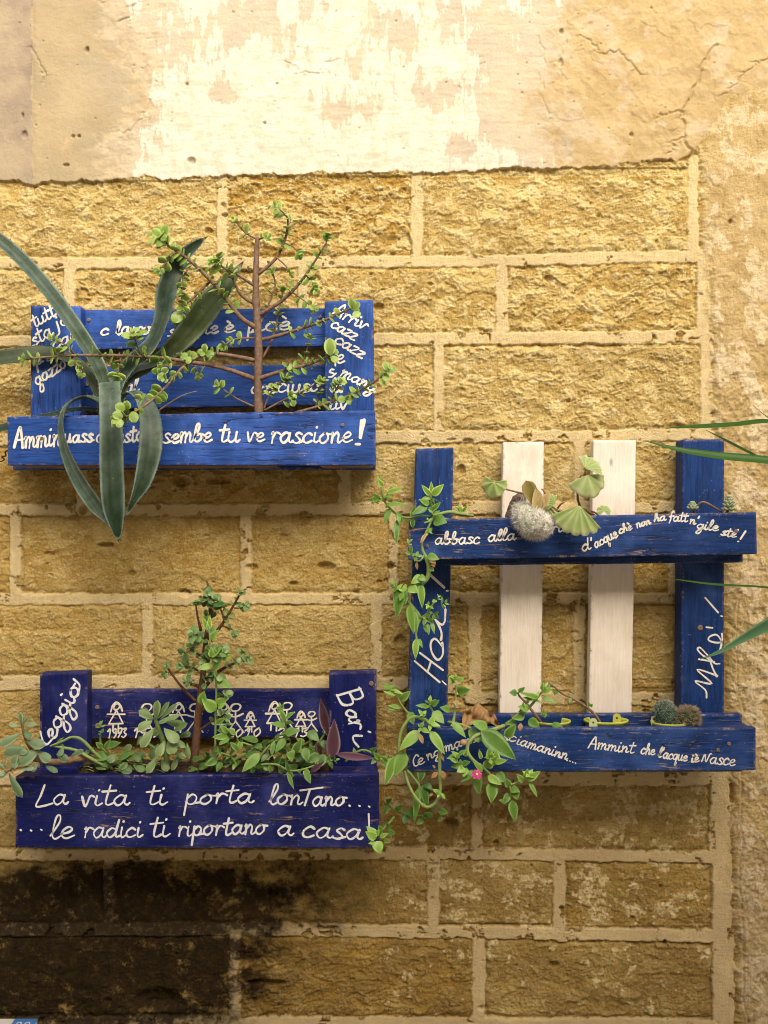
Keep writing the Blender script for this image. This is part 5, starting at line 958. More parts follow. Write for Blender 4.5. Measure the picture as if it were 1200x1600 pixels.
# lower sun rose, pink flower
random.seed(62)
u2 = empty("sun_rose", W(680, 1145, .13), "lush sun rose with a pink flower hanging from the lower right trough", "plant")
st = MB(); lf = MB(); dl = MB()
S = lambda pts, r0, r1, tone=.6: tube(st, [W(*p) for p in pts], [(r0 + (r1 - r0) * i / (len(pts) - 1)) * PX for i in range(len(pts))], tone, 9, .06)
S([(700, 1146, .13), (680, 1134, .16), (662, 1124, .18), (645, 1120, .185), (634, 1130, .185), (626, 1146, .186), (623, 1168, .188), (624, 1180, .19)], 2.8, 2.2); S([(624, 1178, .19), (612, 1186, .19), (600, 1188, .188), (590, 1184, .186)], 1.8, 1.2)
S([(640, 1116, .17), (632, 1108, .175), (624, 1096, .18), (619, 1084, .182)], 2, 1.2); S([(704, 1140, .13), (709, 1124, .12), (711, 1100, .12), (713, 1070, .122)], 2.4, 1.4, .8)
S([(632, 1205, .18), (637, 1222, .182), (648, 1244, .184), (664, 1260, .186), (676, 1258, .188), (684, 1248, .19), (688, 1232, .192), (687, 1210, .193), (687, 1186, .193), (686, 1166, .19), (680, 1148, .186)], 2.2, 2.6, .85); S([(636, 1204, .176), (648, 1218, .17), (655, 1228, .165), (654, 1244, .16)], 2.2, 2)
S([(788, 1134, .15), (770, 1140, .18), (750, 1146, .195), (736, 1156, .198), (730, 1168, .198), (733, 1180, .2), (744, 1192, .202), (752, 1196, .204)], 3, 2.4, .9); S([(728, 1200, .2), (734, 1208, .2), (744, 1216, .2)], 1.6, 1.4)
S([(752, 1196, .204), (762, 1206, .204), (778, 1222, .2), (796, 1226, .2), (814, 1220, .2), (824, 1216, .2)], 2, 1.5); S([(796, 1226, .2), (798, 1240, .198), (796, 1250, .196)], 1.6, 1.2)
S([(790, 1134, .15), (806, 1122, .16), (826, 1106, .17), (838, 1092, .175), (846, 1082, .178)], 3, 1.6, .6); S([(690, 1128, .15), (678, 1114, .16), (672, 1104, .165)], 2, 1.4); S([(700, 1128, .15), (720, 1132, .165), (736, 1138, .17)], 2, 1.6)
S([(676, 1260, .18), (688, 1272, .165), (690, 1282, .16)], 1.4, 1, .2); S([(668, 1276, .15), (650, 1274, .14), (632, 1272, .13), (616, 1266, .12), (604, 1254, .115)], 1.6, 1, .1); S([(616, 1276, .13), (608, 1286, .14), (598, 1296, .16), (590, 1306, .18)], 1.8, 1.4, .2)
for p, a, ln, wd, n in [((611, 1078, .184), (-.1, -.5, .9), 15, 8, 3), ((712, 1062, .124), (0, -.5, .9), 13, 8, 3), ((671, 1102, .17), (0, -.5, .9), 17, 9, 3), ((660, 1120, .196), (.1, -.6, .8), 15, 8, 3), ((658, 1138, .2), (-.2, -.8, .5), 16, 8, 3), ((672, 1132, .198), (.3, -.8, .5), 16, 8, 2), ((848, 1078, .182), (.4, -.5, .8), 17, 7, 3), ((836, 1094, .18), (0, -.6, .6), 16, 7, 2), ((814, 1116, .175), (.2, -.6, .6), 17, 9, 2), ((716, 1180, .21), (-.2, -.6, .7), 17, 8, 4), ((722, 1194, .21), (-.3, -.7, .1), 15, 9, 2), ((765, 1188, .214), (.1, -.6, .8), 18, 9, 4), ((688, 1240, .2), (-.1, -.7, .4), 13, 6, 3), ((826, 1212, .205), (.3, -.6, .8), 13, 8, 2), ((588, 1306, .2), (-.2, -.8, .4), 17, 10, 3)]:
    rosette(lf, W(*p), Vector(a).normalized(), pxlen(ln), pxlen(wd), 'ovate', .6, n, .09, .35)
LS(lf, [(656, 1142, 624, 1172, 18, .75, .2), (672, 1142, 695, 1178, 15, .7, .2), (706, 1128, 728, 1152, 13, .6, .19), (676, 1112, 694, 1130, 17, .6, .185), (640, 1112, 646, 1132, 13, .35, .18), (626, 1094, 641, 1080, 12, .45, .18), (620, 1084, 600, 1080, 11, .8, .185), (622, 1104, 606, 1108, 10, .4, .18), (626, 1106, 606, 1102, 7, .6, .18), (613, 1078, 630, 1084, 6, .9, .186), (670, 1104, 650, 1102, 8, .3, .17), (674, 1102, 686, 1094, 10, .25, .17), (704, 1110, 688, 1105, 12, .35, .13), (714, 1080, 734, 1078, 16, .2, .125), (710, 1066, 701, 1058, 11, .8, .124), (714, 1064, 726, 1058, 8, .8, .124),
        (752, 1142, 806, 1186, 30, .2, .2), (790, 1152, 806, 1132, 15, .3, .19), (762, 1138, 736, 1128, 17, .6, .19), (744, 1146, 748, 1160, 20, .25, .19), (740, 1136, 738, 1160, 15, .3, .185), (616, 1182, 602, 1226, 17, .45, .195), (634, 1176, 616, 1212, 22, .5, .195), (604, 1190, 597, 1182, 8, .3, .19), (594, 1186, 584, 1176, 9, .3, .188), (596, 1188, 606, 1200, 8, .25, .188), (588, 1184, 580, 1194, 8, .3, .186), (660, 1196, 656, 1222, 16, .1, .15),
        (826, 1108, 810, 1104, 13, .5, .18), (820, 1118, 800, 1122, 13, .35, .175), (826, 1124, 843, 1136, 15, .3, .18), (806, 1128, 790, 1130, 11, .3, .17), (816, 1112, 818, 1098, 10, .5, .18), (846, 1090, 870, 1098, 8, .5, .185), (842, 1090, 812, 1082, 8, .6, .185), (848, 1080, 862, 1078, 9, .85, .185), (846, 1078, 848, 1066, 6, .9, .185), (834, 1092, 818, 1090, 7, .55, .18),
        (744, 1204, 720, 1222, 12, .4, .206), (746, 1210, 748, 1242, 15, .25, .2), (762, 1212, 784, 1226, 13, .7, .21), (768, 1222, 768, 1254, 20, .35, .208), (776, 1208, 790, 1222, 16, .2, .2), (754, 1206, 740, 1190, 9, .5, .21), (772, 1196, 776, 1174, 18, .65, .212), (768, 1186, 764, 1168, 12, .9, .216), (772, 1190, 792, 1188, 10, .8, .214), (752, 1186, 749, 1172, 6, .85, .212), (716, 1190, 703, 1186, 7, .8, .214), (718, 1184, 706, 1174, 8, .9, .214), (726, 1182, 730, 1172, 7, .85, .214), (726, 1200, 714, 1206, 12, .8, .214), (728, 1200, 724, 1214, 12, .75, .212), (760, 1200, 768, 1184, 16, .45, .206),
        (822, 1218, 844, 1206, 13, .75, .204), (822, 1214, 824, 1202, 9, .8, .204), (818, 1222, 808, 1210, 10, .5, .204), (826, 1220, 840, 1246, 7, .45, .2), (798, 1232, 812, 1236, 12, .35, .2), (796, 1240, 786, 1256, 12, .2, .195), (800, 1250, 805, 1284, 15, .3, .196), (794, 1254, 780, 1250, 9, .35, .195), (796, 1230, 790, 1216, 11, .3, .2), (804, 1232, 808, 1250, 14, .3, .196),
        (652, 1232, 648, 1284, 13, .3, .165), (660, 1226, 668, 1264, 14, .1, .15), (664, 1224, 676, 1234, 12, .1, .15), (670, 1232, 664, 1256, 11, .08, .145), (686, 1266, 700, 1270, 11, .3, .16), (662, 1280, 650, 1288, 9, .3, .15), (668, 1274, 660, 1276, 11, .12, .15), (676, 1276, 664, 1270, 8, .1, .15), (650, 1274, 632, 1268, 12, .1, .14), (634, 1272, 632, 1288, 11, .12, .135), (618, 1266, 630, 1258, 10, .12, .13), (606, 1258, 600, 1272, 8, .12, .125), (604, 1254, 612, 1248, 8, .12, .125), (640, 1276, 644, 1262, 8, .1, .13), (690, 1278, 684, 1284, 6, .1, .16),  # low tones paint the shade on leaves hanging below the trough
        (596, 1300, 592, 1290, 10, .35, .185), (588, 1310, 572, 1300, 14, .8, .21), (588, 1314, 594, 1334, 17, .8, .21), (594, 1308, 606, 1302, 7, .9, .21), (600, 1312, 610, 1316, 8, .6, .2), (606, 1300, 618, 1302, 10, .2, .17), (586, 1316, 576, 1318, 6, .9, .21), (592, 1304, 598, 1296, 7, .4, .2), (604, 1292, 610, 1288, 9, .15, .16)], 'ovate', .19, .01, .5, .75, .3, .2, .08)
LS(dl, [(655, 1146, 661, 1162, 7, .7, .212), (684, 1206, 674, 1216, 7, .4, .205), (690, 1204, 694, 1218, 8, .35, .205), (680, 1200, 676, 1196, 4, .3, .205), (688, 1176, 694, 1190, 4, .5, .2), (814, 1130, 812, 1142, 7, .6, .186), (711, 1094, 715, 1104, 7, .9, .13), (730, 1136, 718, 1140, 6, .4, .18), (676, 1240, 670, 1244, 4, .3, .205)], 'lance', .2, .004, .5, .7, .6, .5, .1)
st.build("stem", M_sunst, u2); lf.build("foliage", M_sun, u2); tag(dl.build("withered_leaves", M_dead, u2), "dry curled orange brown leaves")
M_pink = m_leaf("magenta petals", (.55, .03, .20), (.80, .10, .36), .5, .3, .2); M_yel = m_plain("yellow flower eye", (.75, .55, .12), (.8, .66, .3), 200)
pk = MB(); c0 = W(745, 1210, .224); fa = (VIEW + UP * .15).normalized(); e1 = Vector((1, 0, 0)); e2_ = fa.cross(e1).normalized()
for k in range(30):
    a = k / 30 * 6.283 + random.uniform(-.1, .1); dv = e1 * math.cos(a) + e2_ * math.sin(a) + fa * random.uniform(.0, .5); leaf(pk, c0, dv, fa, pxlen(random.uniform(7, 9)), pxlen(2.6), 'lance', .2, .1, .2, random.random(), 4, 2)
fl = pk.build("flower", M_pink, u2)
def ball(mb, c, r, tone=.5, n=10, sq=(1, 1, 1)):
    vs = [c + Vector((0, 0, r * sq[2]))]; fs = []
    for i in range(1, n // 2):
        t = math.pi * i / (n // 2)
        for k in range(n): p = 2 * math.pi * k / n; vs.append(c + Vector((r * sq[0] * math.sin(t) * math.cos(p), r * sq[1] * math.sin(t) * math.sin(p), r * sq[2] * math.cos(t))))
    vs.append(c - Vector((0, 0, r * sq[2]))); q = n // 2 - 1
    fs += [(0, 1 + k, 1 + (k + 1) % n) for k in range(n)]
    for i in range(q - 1): fs += [(1 + i * n + k, 1 + (i + 1) * n + k, 1 + (i + 1) * n + (k + 1) % n, 1 + i * n + (k + 1) % n) for k in range(n)]
    fs += [(len(vs) - 1, 1 + (q - 1) * n + (k + 1) % n, 1 + (q - 1) * n + k) for k in range(n)]
    mb.add(vs, fs, tone)
ey = MB(); ball(ey, c0 + fa * .002, .0028); ey.build("flower_eye", M_yel, fl)
bd = MB(); ball(bd, W(724, 1160, .208), 5 * PX, .3, 10, (1, 1, .9)); tag(bd.build("flower_bud", m_plain("reddish bud", (.4, .2, .12), (.5, .35, .2), 200), u2), "closed reddish bud")
# ------------------------------------------------------------------ upper right trough: cactus, ivy geranium, sedum
random.seed(71)
M_cact = m_plain("pale grey green cactus flesh", (.36, .40, .27), (.66, .65, .53), 180, .7, .5); M_cdry = m_plain("corky old cactus base", (.10, .075, .055), (.24, .19, .15), 160, .9, .9); M_hair = m_plain("white cactus spines", (.80, .75, .68), (.88, .85, .80), 60, .6); M_hairp = m_plain("pinkish cactus spines", (.55, .40, .34), (.66, .52, .45), 60, .6)
def cactus(root, path, mat, smat, rows=14, per=16, sl=9, sw=.45, tub=.12, seed=1, spn=8, tone=.5):
    rs = random.Random(seed); q = crom([tuple(W(x, y, d)) + (r * PX,) for x, y, d, r in path], 6); N = len(q); P = [Vector(a[:3]) for a in q]
    body = MB(); sp = MB(); n = 26; vs = []; fs = []; t0 = (P[1] - P[0]).normalized(); u = t0.orthogonal().normalized(); Lt = [0]
    for a, b in zip(P, P[1:]): Lt.append(Lt[-1] + (b - a).length)
    for i in range(N):
        t = (P[min(i + 1, N - 1)] - P[max(i - 1, 0)]).normalized(); u = (u - t * u.dot(t)).normalized(); v = t.cross(u)
        for k in range(n):
            a = 2 * math.pi * k / n; rr = q[i][3] * (1 + tub * math.sin(a * 9 + Lt[i] * 420) * math.sin(Lt[i] * 620 + a * 3)); vs.append(P[i] + (u * math.cos(a) + v * math.sin(a)) * rr)
        if i:
            for _ in range(per):
                a = rs.uniform(0, 6.283); o = (u * math.cos(a) + v * math.sin(a)); b0 = P[i] + o * q[i][3] * .98
                for _ in range(spn // 2):
                    dv = (o + Vector((rs.uniform(-1, 1), rs.uniform(-1, 1), rs.uniform(-1, 1))) * .75 + t * .2).normalized(); s1 = dv.orthogonal().normalized(); s2 = dv.cross(s1); w = sw * PX; e = b0 + dv * sl * PX * rs.uniform(.6, 1.25)
                    sp.add([b0 + s1 * w, b0 - s1 * w * .5 + s2 * w * .87, b0 - s1 * w * .5 - s2 * w * .87, e], [(0, 1, 3), (1, 2, 3), (2, 0, 3), (0, 2, 1)], rs.random())
    for i in range(N - 1):
        for k in range(n): fs.append((i * n + k, i * n + (k + 1) % n, (i + 1) * n + (k + 1) % n, (i + 1) * n + k))
    fs += [tuple(range(n))[::-1], tuple((N - 1) * n + k for k in range(n))]
    body.add(vs, fs, tone); b = body.build("body", mat, root); o = sp.build("spines", smat, b); tag(o, kind="stuff")
    return b
cx = empty("cactus", W(805, 815, .13), "shaggy white spined cactus drooping over the rim of the upper right trough", "cactus")
tb = MB(); tube(tb, [W(806, 822, .125), W(800, 805, .128), W(806, 785, .132), W(818, 776, .14)], [8 * PX, 9 * PX, 9 * PX, 8 * PX], .4, 14, .16); tube(tb, [W(798, 818, .13), W(794, 800, .135)], [6 * PX, 4 * PX], .1, 9, .2); tag(tb.build("old_stem", M_cdry, cx), "corky grey brown base of the cactus")
cactus(cx, [(814, 790, .150, 9), (818, 800, .165, 14), (823, 808, .180, 19), (829, 815, .195, 19), (837, 820, .212, 19), (844, 822, .224, 15.5), (851, 822, .236, 11), (854, 822, .24, 4)], M_cact, M_hair, per=20, sl=8.5, sw=.28, tub=.16, seed=3, spn=8)
random.seed(72)
M_ger = m_leaf("pale green geranium leaf", (.27, .40, .09), (.76, .78, .50), .5, .3, .35); M_gerst = m_plain("brown geranium stem", (.16, .07, .035), (.30, .15, .08), 90, .6)
ge = empty("ivy_geranium", W(880, 815, .13), "ivy geranium with pleated pale edged leaves around the hanging cactus", "plant")
st = MB()
for pts, r0, r1 in [([(930, 806, .13), (908, 795, .14), (885, 800, .155), (862, 796, .165), (845, 790, .17)], 2, 1.5), ([(908, 796, .14), (903, 780, .15), (903, 760, .16), (908, 742, .165)], 2, 1.3), ([(845, 790, .17), (830, 775, .165), (812, 770, .16), (786, 763, .165), (776, 757, .168)], 1.6, 1.1), ([(870, 796, .16), (876, 788, .17), (882, 785, .175)], 1.5, 1), ([(860, 790, .155), (850, 768, .15), (846, 764, .15)], 1.4, 1), ([(936, 806, .135), (928, 800, .13), (915, 797, .13)], 1.6, 1.2), ([(885, 800, .155), (890, 810, .18), (893, 806, .2)], 1.4, 1)]:
    tube(st, [W(*p) for p in pts], [(r0 + (r1 - r0) * i / (len(pts) - 1)) * PX for i in range(len(pts))], .4, 8, .08)
st.build("stem", M_gerst, ge)
def fan(cx_, cy_, d, r, rot, span, facing, tone=.4, pleat=.10, cup=.25, squash=1.0, lobes=6):
    """round pleated leaf: rot = direction of its middle in degrees (0 right, 90 up)"""
    mb = MB(); c = W(cx_, cy_, d); f = Vector(facing).normalized(); x = Vector((1, 0, 0)); x = (x - f * x.dot(f)).normalized(); y = f.cross(x) * -1
    if y.z < 0: y = -y
    nr, na = 7, 44; vs = [c]; tn = [tone + .1]; fs = []; rr = r * PX
    for i in range(1, nr + 1):
        for k in range(na + 1):
            a = R(rot + span * (k / na - .5)); t = i / nr; ed = 1 + .035 * math.sin(k / na * lobes * 2 * math.pi) + .02 * math.sin(k / na * lobes * 4 * math.pi + 1)
            q = rr * t * (ed if i > 3 else 1) * (1 - (1 - squash) * abs(math.sin(R(span * (k / na - .5)))))
            z = pleat * rr * t * math.cos(k / na * lobes * 2 * math.pi) * .5 - cup * rr * t * t + .05 * rr * math.sin(a * 3 + cx_) * t
            vs.append(c + x * math.cos(a) * q + y * math.sin(a) * q + f * z); tn.append(min(1, tone + .12 * math.cos(k / na * lobes * 2 * math.pi) + (.5 if i == nr else .15 * (i == nr - 1))))
    m = na + 1
    for k in range(na): fs.append((0, 1 + k, 2 + k))
    for i in range(nr - 1): fs += [(1 + i * m + k, 1 + (i + 1) * m + k, 1 + (i + 1) * m + k + 1, 1 + i * m + k + 1) for k in range(na)]
    back = [v - f * .0009 for v in vs]; n0 = len(vs); fb = [tuple(n0 + i for i in q[::-1]) for q in fs]; rim = [0] + [1 + (nr - 1) * m + k for k in range(m)]
    rimq = [1 + i * m for i in range(nr)] + [1 + (nr - 1) * m + k for k in range(1, m)] + [1 + i * m + na for i in range(nr - 2, -1, -1)] + [0]
    fr = [(rimq[i], rimq[(i + 1) % len(rimq)], n0 + rimq[(i + 1) % len(rimq)], n0 + rimq[i]) for i in range(len(rimq))]
    mb.add(vs + back, fs + fb + fr, tn + tn); return mb.build("leaf", M_ger, ge)
fan(906, 790, .200, 42, -108, 118, (-.15, -1, .35), .22, .09, .22); fan(918, 742, .170, 33, -75, 165, (.1, -1, .3), .35, .09, .3, .85, 4); fan(914, 732, .176, 25, 40, 130, (-.1, -1, .5), .30, .09, .3, 1, 5); fan(772, 754, .172, 22, -105, 240, (-.3, -1, .3), .15, .16, .35, .8, 5); fan(868, 786, .18, 16, 150, 150, (.1, -1, .6), .15, .2, .2); fan(850, 784, .17, 26, -70, 90, (.2, -1, .2), .45, .15, .1)
fan(944, 798, .15, 10, 90, 280, (0, -1, .4), .25, .1, .2)
dl = MB(); L2(dl, (838, 792), (822, 752), 26, .185, .19, .15, 'paddle', .8, .5, .5, .05); L2(dl, (842, 800), (838, 762), 20, .195, .2, .75, 'ovate', .7, .6, .7, .05); L2(dl, (846, 790), (858, 770), 16, .19, .196, .8, 'ovate', .6, .6, .6, .05); L2(dl, (836, 806), (846, 772), 12, .2, .205, .5, 'lance', .6, .7, .8, .06); tag(dl.build("withered_leaves", m_leaf("curled yellowing leaf", (.20, .17, .03), (.55, .42, .20), .6, .25, .25), ge), "curled yellow and tan dying leaves")
random.seed(73)
M_sed = m_leaf("pale waxy sedum leaves", (.17, .25, .10), (.46, .52, .34), .45, .35, .12)
for (px, py, d, r), lab, pts in [((1082, 787, .15, 9), "small sedum rosette sitting on the trough rim against the blue post", [(1086, 806, .13), (1084, 798, .14), (1082, 790, .148)]), ((1139, 778, .16, 10), "taller sedum stem leaning out beyond the blue post", [(1128, 806, .135), (1136, 800, .145), (1139, 790, .155), (1139, 776, .158)])]:
    sd = empty("sedum", W(pts[0][0], pts[0][1], pts[0][2]), lab, "plant"); st = MB(); lf = MB()
    tube(st, [W(*p) for p in pts], [2 * PX] * len(pts), .4, 8)
    if px < 1100: tube(st, [W(1090, 790, .145), W(1096, 785, .15), (W(1104, 786, .15)), W(1118, 794, .145), W(1128, 800, .14)], [1.7 * PX, 1.8 * PX, 1.8 * PX, 1.6 * PX, 1.4 * PX], .3, 8)
    for ring in range(4 if px < 1100 else 5):
        c = W(px, py + (ring * 3 if px < 1100 else ring * 4.6), d - .002 * ring); rr = r * (.45 + .18 * min(ring, 3))
        for k in range(7):
            a = k / 7 * 6.283 + ring * .45; dv = Vector((math.cos(a), math.sin(a) * .9 - .2, .75 - .2 * ring)); leaf(lf, c, dv, UP, rr * PX * 1.1, 6.5 * PX, 'paddle', -.5, 0, .7, random.uniform(.3, .95), 5, 4)
    st.build("stem", M_brown, sd); lf.build("foliage", M_sed, sd)
# ------------------------------------------------------------------ lower right trough: pots, cacti, dry leaf, bare twigs
random.seed(81)
M_pot = m_plain("lime yellow plastic", (.46, .50, .06), (.56, .58, .12), 30, .35, .05); M_potc = m_plain("pale green plastic label", (.44, .52, .24), (.52, .6, .32), 30, .4, .05); M_ink = m_plain("printed label dot", (.05, .08, .05), (.08, .1, .07), 50)
def pot(cx_, rx, label, ry=.031, d=.114, top=1129, mat=M_pot, tabs=(), stuffed=True):
    c = W(cx_, top, d); p = empty("plant_pot", c - UP * .09, label, "pot", "lime plastic pots in the lower trough"); a = rx * PX * .95; n = 40; vs = []; fs = []
    prof_ = [(.78, -.09), (.80, -.0895), (.985, -.004), (1.05, -.0035), (1.06, 0), (1.05, .0012), (.98, .0012), (.965, -.003), (.94, -.016), (.0, -.018)]
    for s, z in prof_[:-1]:
        for k in range(n): t = 2 * math.pi * k / n; vs.append(c + Vector((a * s * math.cos(t), ry * s * math.sin(t), z)))
    m = len(prof_) - 1
    for i in range(m - 1): fs += [(i * n + k, i * n + (k + 1) % n, (i + 1) * n + (k + 1) % n, (i + 1) * n + k) for k in range(n)]
    fs.append(tuple(range(n))[::-1]); mb = MB(); mb.add(vs, fs, .3); mb.build("pot_body", mat, p)
    s = MB(); q = [c + Vector((a * .95 * math.cos(2 * math.pi * k / n), ry * .95 * math.sin(2 * math.pi * k / n), -.013)) for k in range(n)]; s.add(q + [c - UP * .009], [(k, (k + 1) % n, n) for k in range(n)], .5); s.build("soil_surface", M_soil, p)
    for tx, ty, td, w, h, mt in tabs:
        mb = MB(); o = W(tx, ty, td); vs = []; hw = w * PX * .5; hh = h * PX; m2 = 9
        out = [(-hw, -hh)] + [(-hw * math.cos(math.pi * k / m2), hh * .3 + hw * math.sin(math.pi * k / m2)) for k in range(m2 + 1)] + [(hw, -hh)]
        for y_ in (0, .0012): vs += [o + Vector((x, y_, z)) for x, z in out]
        k = len(out); mb.add(vs, [tuple(range(k)), tuple(range(2 * k - 1, k - 1, -1))] + [(i, (i + 1) % k, k + (i + 1) % k, k + i) for i in range(k)], .2, False); t = mb.build("label_tab", mt, p)
        mb = MB(); ball(mb, o + Vector((0, -.0004, hh * .25)), .0022, .5, 8, (1, .25, 1)); mb.build("printed_dot", M_ink, t)
    return p
pot(947, 33, "lime yellow pot with two tabs standing around a bare brown twig", tabs=[(927, 1131, .146, 12, 8, M_potc), (964, 1124, .105, 12, 9, M_pot)], top=1125)
pot(1048, 30, "lime pot holding the two small cacti at the right end", tabs=[(1073, 1133, .140, 11, 7, M_potc), (1022, 1126, .12, 9, 7, M_potc)], top=1128)
pot(862, 28, "lime pot half hidden by leaves left of the twig pot", top=1126)
M_c2 = m_plain("blue green cactus flesh", (.03, .065, .04), (.09, .14, .095), 200, .7, .5); M_c3 = m_plain("dark green cactus flesh", (.03, .06, .025), (.08, .12, .05), 200, .7, .5); M_sp2 = m_plain("pale short spines", (.28, .32, .25), (.42, .45, .37), 60, .6); M_sp3 = m_plain("tan short spines", (.36, .28, .17), (.48, .38, .25), 60, .6)
c1 = empty("cactus", W(1039, 1135, .115), "small round blue green cactus in the lime pot", "cactus"); cactus(c1, [(1039, 1142, .112, 9), (1039, 1132, .114, 15), (1039, 1120, .116, 16.5), (1039, 1108, .117, 15), (1039, 1099, .118, 9), (1039, 1095.5, .118, 3)], M_c2, M_sp2, per=26, sl=4.5, sw=.42, tub=.2, seed=5, spn=6)
c2 = empty("cactus", W(1073, 1136, .115), "dark bristly cactus leaning at the right edge of the lime pot", "cactus"); cactus(c2, [(1066, 1142, .112, 10), (1070, 1132, .116, 16), (1074, 1122, .12, 17), (1077, 1112, .122, 13), (1078, 1105, .122, 5)], M_c3, M_sp3, per=28, sl=7, sw=.4, tub=.2, seed=6, spn=8)
tw = empty("bare_twig", W(936, 1128, .115), "bare brown twig arching left out of the lime pot", "plant"); st = MB(); lf = MB()
tube(st, [W(938, 1130, .115), W(930, 1117, .115), W(915, 1104, .118), W(896, 1092, .12), W(878, 1083, .124), W(866, 1073, .128), W(860, 1070, .13)], [2 * PX, 2 * PX, 1.9 * PX, 1.8 * PX, 1.6 * PX, 1.3 * PX, .9 * PX], .3, 8, .08)
LS(lf, [(891, 1090, 891, 1098, 6, .4), (920, 1104, 920, 1097, 7, .6), (922, 1104, 926, 1100, 6, .6), (862, 1070, 857, 1076, 6, .5), (868, 1078, 866, 1086, 10, .2)], 'ovate', .125, .005); st.build("stem", M_brown, tw); lf.build("foliage", M_sun, tw)
tw = empty("bare_twig", W(848, 1128, .115), "short dark twig with two leaves rising beside the white slat", "plant"); st = MB(); lf = MB()
tube(st, [W(846, 1130, .115), W(834, 1114, .118), W(822, 1098, .12), W(812, 1088, .122), W(809, 1082, .123)], [2.4 * PX, 2.2 * PX, 2 * PX, 1.6 * PX, 1.2 * PX], .2, 8, .08)
LS(lf, [(808, 1083, 796, 1082, 11, .15), (810, 1082, 820, 1074, 8, .2), (848, 1120, 850, 1108, 8, .6), (848, 1120, 854, 1114, 7, .7), (824, 1098, 826, 1092, 6, .5), (862, 1134, 878, 1132, 11, .3, .15), (870, 1134, 880, 1136, 6, .6, .15)], 'ovate', .13, .005); st.build("stem", M_brown, tw); lf.build("foliage", M_sun, tw)
random.seed(82)
n_ = 26; mb = MB(); vs = []
for j in range(9):
    for i in range(n_):
        s = i / (n_ - 1); t = j / 8; x = 722 + 58 * s; hgt = 32 * (math.sin(math.pi * min(1, s * .9 + .12)) ** .6); y = 1134 - hgt * t + 3 * math.sin(s * 14 + t * 5); d = .125 - .03 * t + .008 * math.sin(s * 9 + t * 6) + .006 * math.sin(s * 23 - t * 9); vs.append(W(x, y, d))
f0 = [(j * n_ + i, j * n_ + i + 1, (j + 1) * n_ + i + 1, (j + 1) * n_ + i) for j in range(8) for i in range(n_ - 1)]; k = len(vs)
mb.add(vs + [v + Vector((0, .0012, 0)) for v in vs], f0 + [tuple(k + i for i in q[::-1]) for q in f0] + [(i, i + 1, k + i + 1, k + i) for i in range(n_ - 1)], .5)
tag(mb.build("fallen_leaf", M_dead, None, W(750, 1130, .12)), "big crumpled dry brown leaf lying in the lower right trough", "leaf")
# ------------------------------------------------------------------ strappy plant reaching in from the right, utility box, wire hook
random.seed(91)
M_str = m_leaf("glossy dark green strap leaf", (.014, .055, .004), (.05, .145, .012), .42, .25, .12); M_str2 = m_leaf("blue green strap leaf", (.03, .10, .035), (.10, .22, .10), .4, .4, .12)
yb = W(1330, 1010, .42)
yu = empty("yucca", (yb.x, yb.y, 0), "strap leaved plant reaching into view from the right edge beside the tall planter", "plant")
mb = MB(); tube(mb, [Vector((yb.x + .02, yb.y, .0)), Vector((yb.x + .01, yb.y + .01, .6)), Vector((yb.x, yb.y, yb.z))], [.05, .042, .035], .5, 14, .06); mb.build("trunk", M_brown, yu)
def strap(pts, mat, tone):
    q = crom(pts, 8); mb = MB(); N = len(q); C = [W(a[0], a[1], a[2]) for a in q]; vs = []; fs = []; tn = []; m = 5
    for i in range(N):
        t = (C[min(i + 1, N - 1)] - C[max(i - 1, 0)]).normalized(); an = R(q[i][4]); f = VIEW * math.cos(an) + UP * math.sin(an); f = (f - t * f.dot(t)).normalized(); s = t.cross(f); w = max(.0005, q[i][3] * PX * .5 * (D - q[i][2]) / D)
        for face in (1, -1):
            for j in range(m): c = -1 + j / 2; vs.append(C[i] + s * c * w + f * (abs(c) * w * .35 + face * .0006 * (1 - c * c))); tn.append(tone + .25 * (face < 0))
    row = 2 * m
    for i in range(N - 1):
        a = i * row; b = a + row
        for k in range(m - 1): fs += [(a + k, a + k + 1, b + k + 1, b + k), (a + m + k + 1, a + m + k, b + m + k, b + m + k + 1)]
        fs += [(a + m, a, b, b + m), (a + m - 1, a + 2 * m - 1, b + 2 * m - 1, b + m - 1)]
    mb.add(vs, fs, tn); mb.build("leaf", mat, yu)
strap([(1330, 1000, .42, 16, 40), (1290, 760, .40, 16, 50), (1250, 672, .36, 15, 55), (1200, 660, .33, 13, 50), (1150, 664, .31, 11, 45), (1095, 667, .29, 9, 40), (1040, 669, .27, 1, 40)], M_str, .35)
strap([(1332, 1000, .42, 16, 40), (1300, 800, .42, 18, 45), (1262, 732, .40, 18, 45), (1200, 721, .38, 17, 40), (1130, 714, .36, 15, 35), (1065, 704, .34, 10, 35), (1008, 689, .33, 1, 35)], M_str, .45)
strap([(1330, 1000, .41, 12, 60), (1300, 820, .36, 12, 60), (1250, 752, .32, 11, 60), (1185, 716, .29, 9, 55), (1140, 692, .28, 7, 50), (1103, 672, .27, 1, 50)], M_str, .2)
strap([(1328, 1005, .42, 12, 70), (1290, 945, .36, 10, 72), (1240, 926, .33, 9, 72), (1190, 918, .31, 7, 68), (1120, 914, .29, 6, 60), (1080, 909, .28, 4, 55), (1048, 904, .27, .8, 50)], M_str, .35)
strap([(1326, 1010, .42, 18, 40), (1270, 960, .39, 22, 30), (1225, 966, .36, 23, 25), (1195, 979, .34, 18, 20), (1160, 998, .32, 12, 20), (1125, 1018, .31, 6, 20), (1094, 1030, .30, 1, 20)], M_str2, .7)
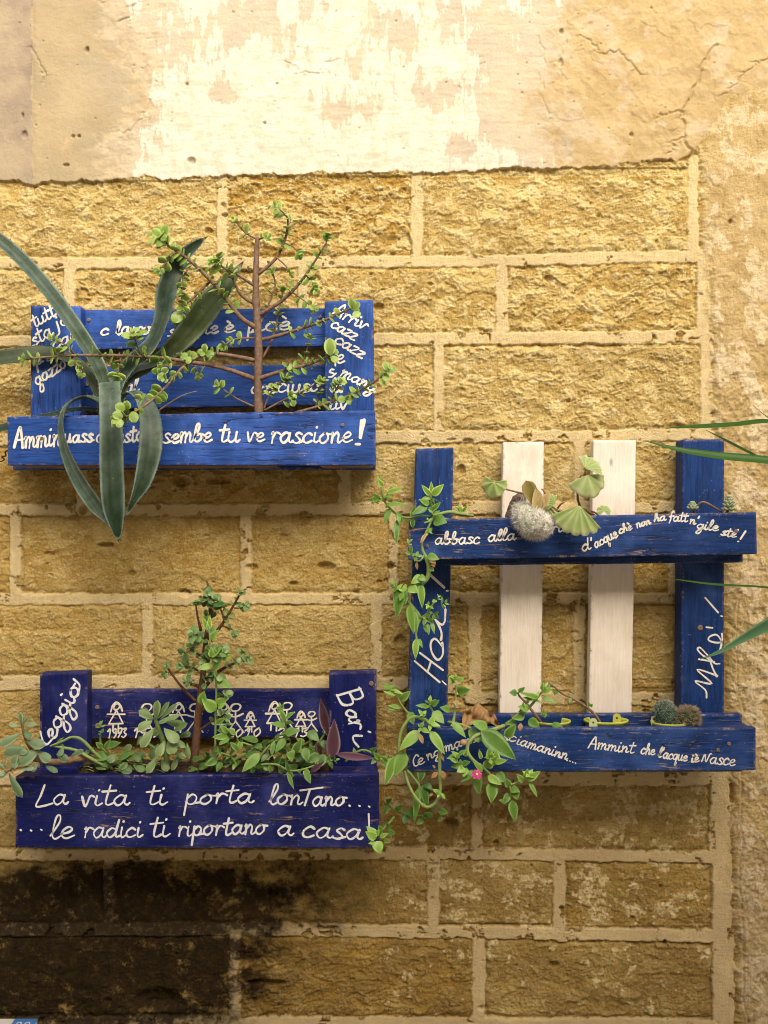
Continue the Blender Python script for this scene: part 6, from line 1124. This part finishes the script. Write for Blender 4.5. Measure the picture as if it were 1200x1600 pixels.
strap([(1330, 1000, .42, 5, 40), (1290, 740, .36, 4, 40), (1240, 680, .32, 3, 40), (1205, 656, .30, 2.4, 40), (1190, 645, .29, 1.6, 40), (1177, 633, .29, .6, 40)], M_str, .1)
ub = W(20, 1590, .012)
ut = empty("utility_box", (ub.x, -.16, .002), "white utility box top with a blue sticker in the bottom left corner", "box")
tz = ub.z; mb = MB(); xr = W(67, 1590, .012).x; xl = xr - .26
vs = []; ly = -.30
out = [(xl, -.012), (xr - .012, -.012), (xr, -.05), (xr + .002, -.10), (xr + .002, ly + .02), (xr - .012, ly), (xl, ly)]
for z, ins in ((.002, 0), (tz - .006, 0), (tz - .0015, .002), (tz, .006)):
    for x, y in out: vs.append(Vector((x - ins * (1 if x > xr - .02 else -1), y - ins * (1 if y > -.06 else -1) * .9, z)))
k = len(out); mb.add(vs, [(i * k + j, i * k + (j + 1) % k, (i + 1) * k + (j + 1) % k, (i + 1) * k + j) for i in range(3) for j in range(k)] + [tuple(range(3 * k, 4 * k))], .4, False)
mb.build("box_body", m_plain("off white painted metal", (.60, .55, .47), (.70, .66, .58), 20, .5, .1), ut)
mb = MB(); box(mb, xr - .058, xr - .008, -.10, -.018, tz + .0004, tz + .0008); sk = mb.build("sticker", m_plain("blue sticker", (.05, .16, .38), (.07, .2, .45), 80, .4, .05), ut)
mb = MB()
for x0 in (xr - .046, xr - .028):
    for j in range(12):
        a0, a1 = j / 12 * 6.283, (j + 1) / 12 * 6.283; c = (x0 + .004, -.04); mb.add([(c[0] + r_ * math.cos(a), c[1] + r_ * 1.4 * math.sin(a), tz + .0011) for a in (a0, a1) for r_ in (.0035, .006)], [(0, 1, 3, 2)], .5, False)
mb.build("printed_rings", m_plain("white print", (.7, .72, .75), (.75, .77, .8), 60), sk)
wh = MB(); tube(wh, [W(12, 704, .12), W(8, 706, .11), W(9, 712, .105), W(3, 714, .10), W(7, 718, .10), W(0, 721, .09), W(-8, 716, .07), W(-16, 714, .02), W(-18, 714, -.005)], [1.1 * PX] * 9, .3, 6); wh.build("wire_hook", M_wire, p1)
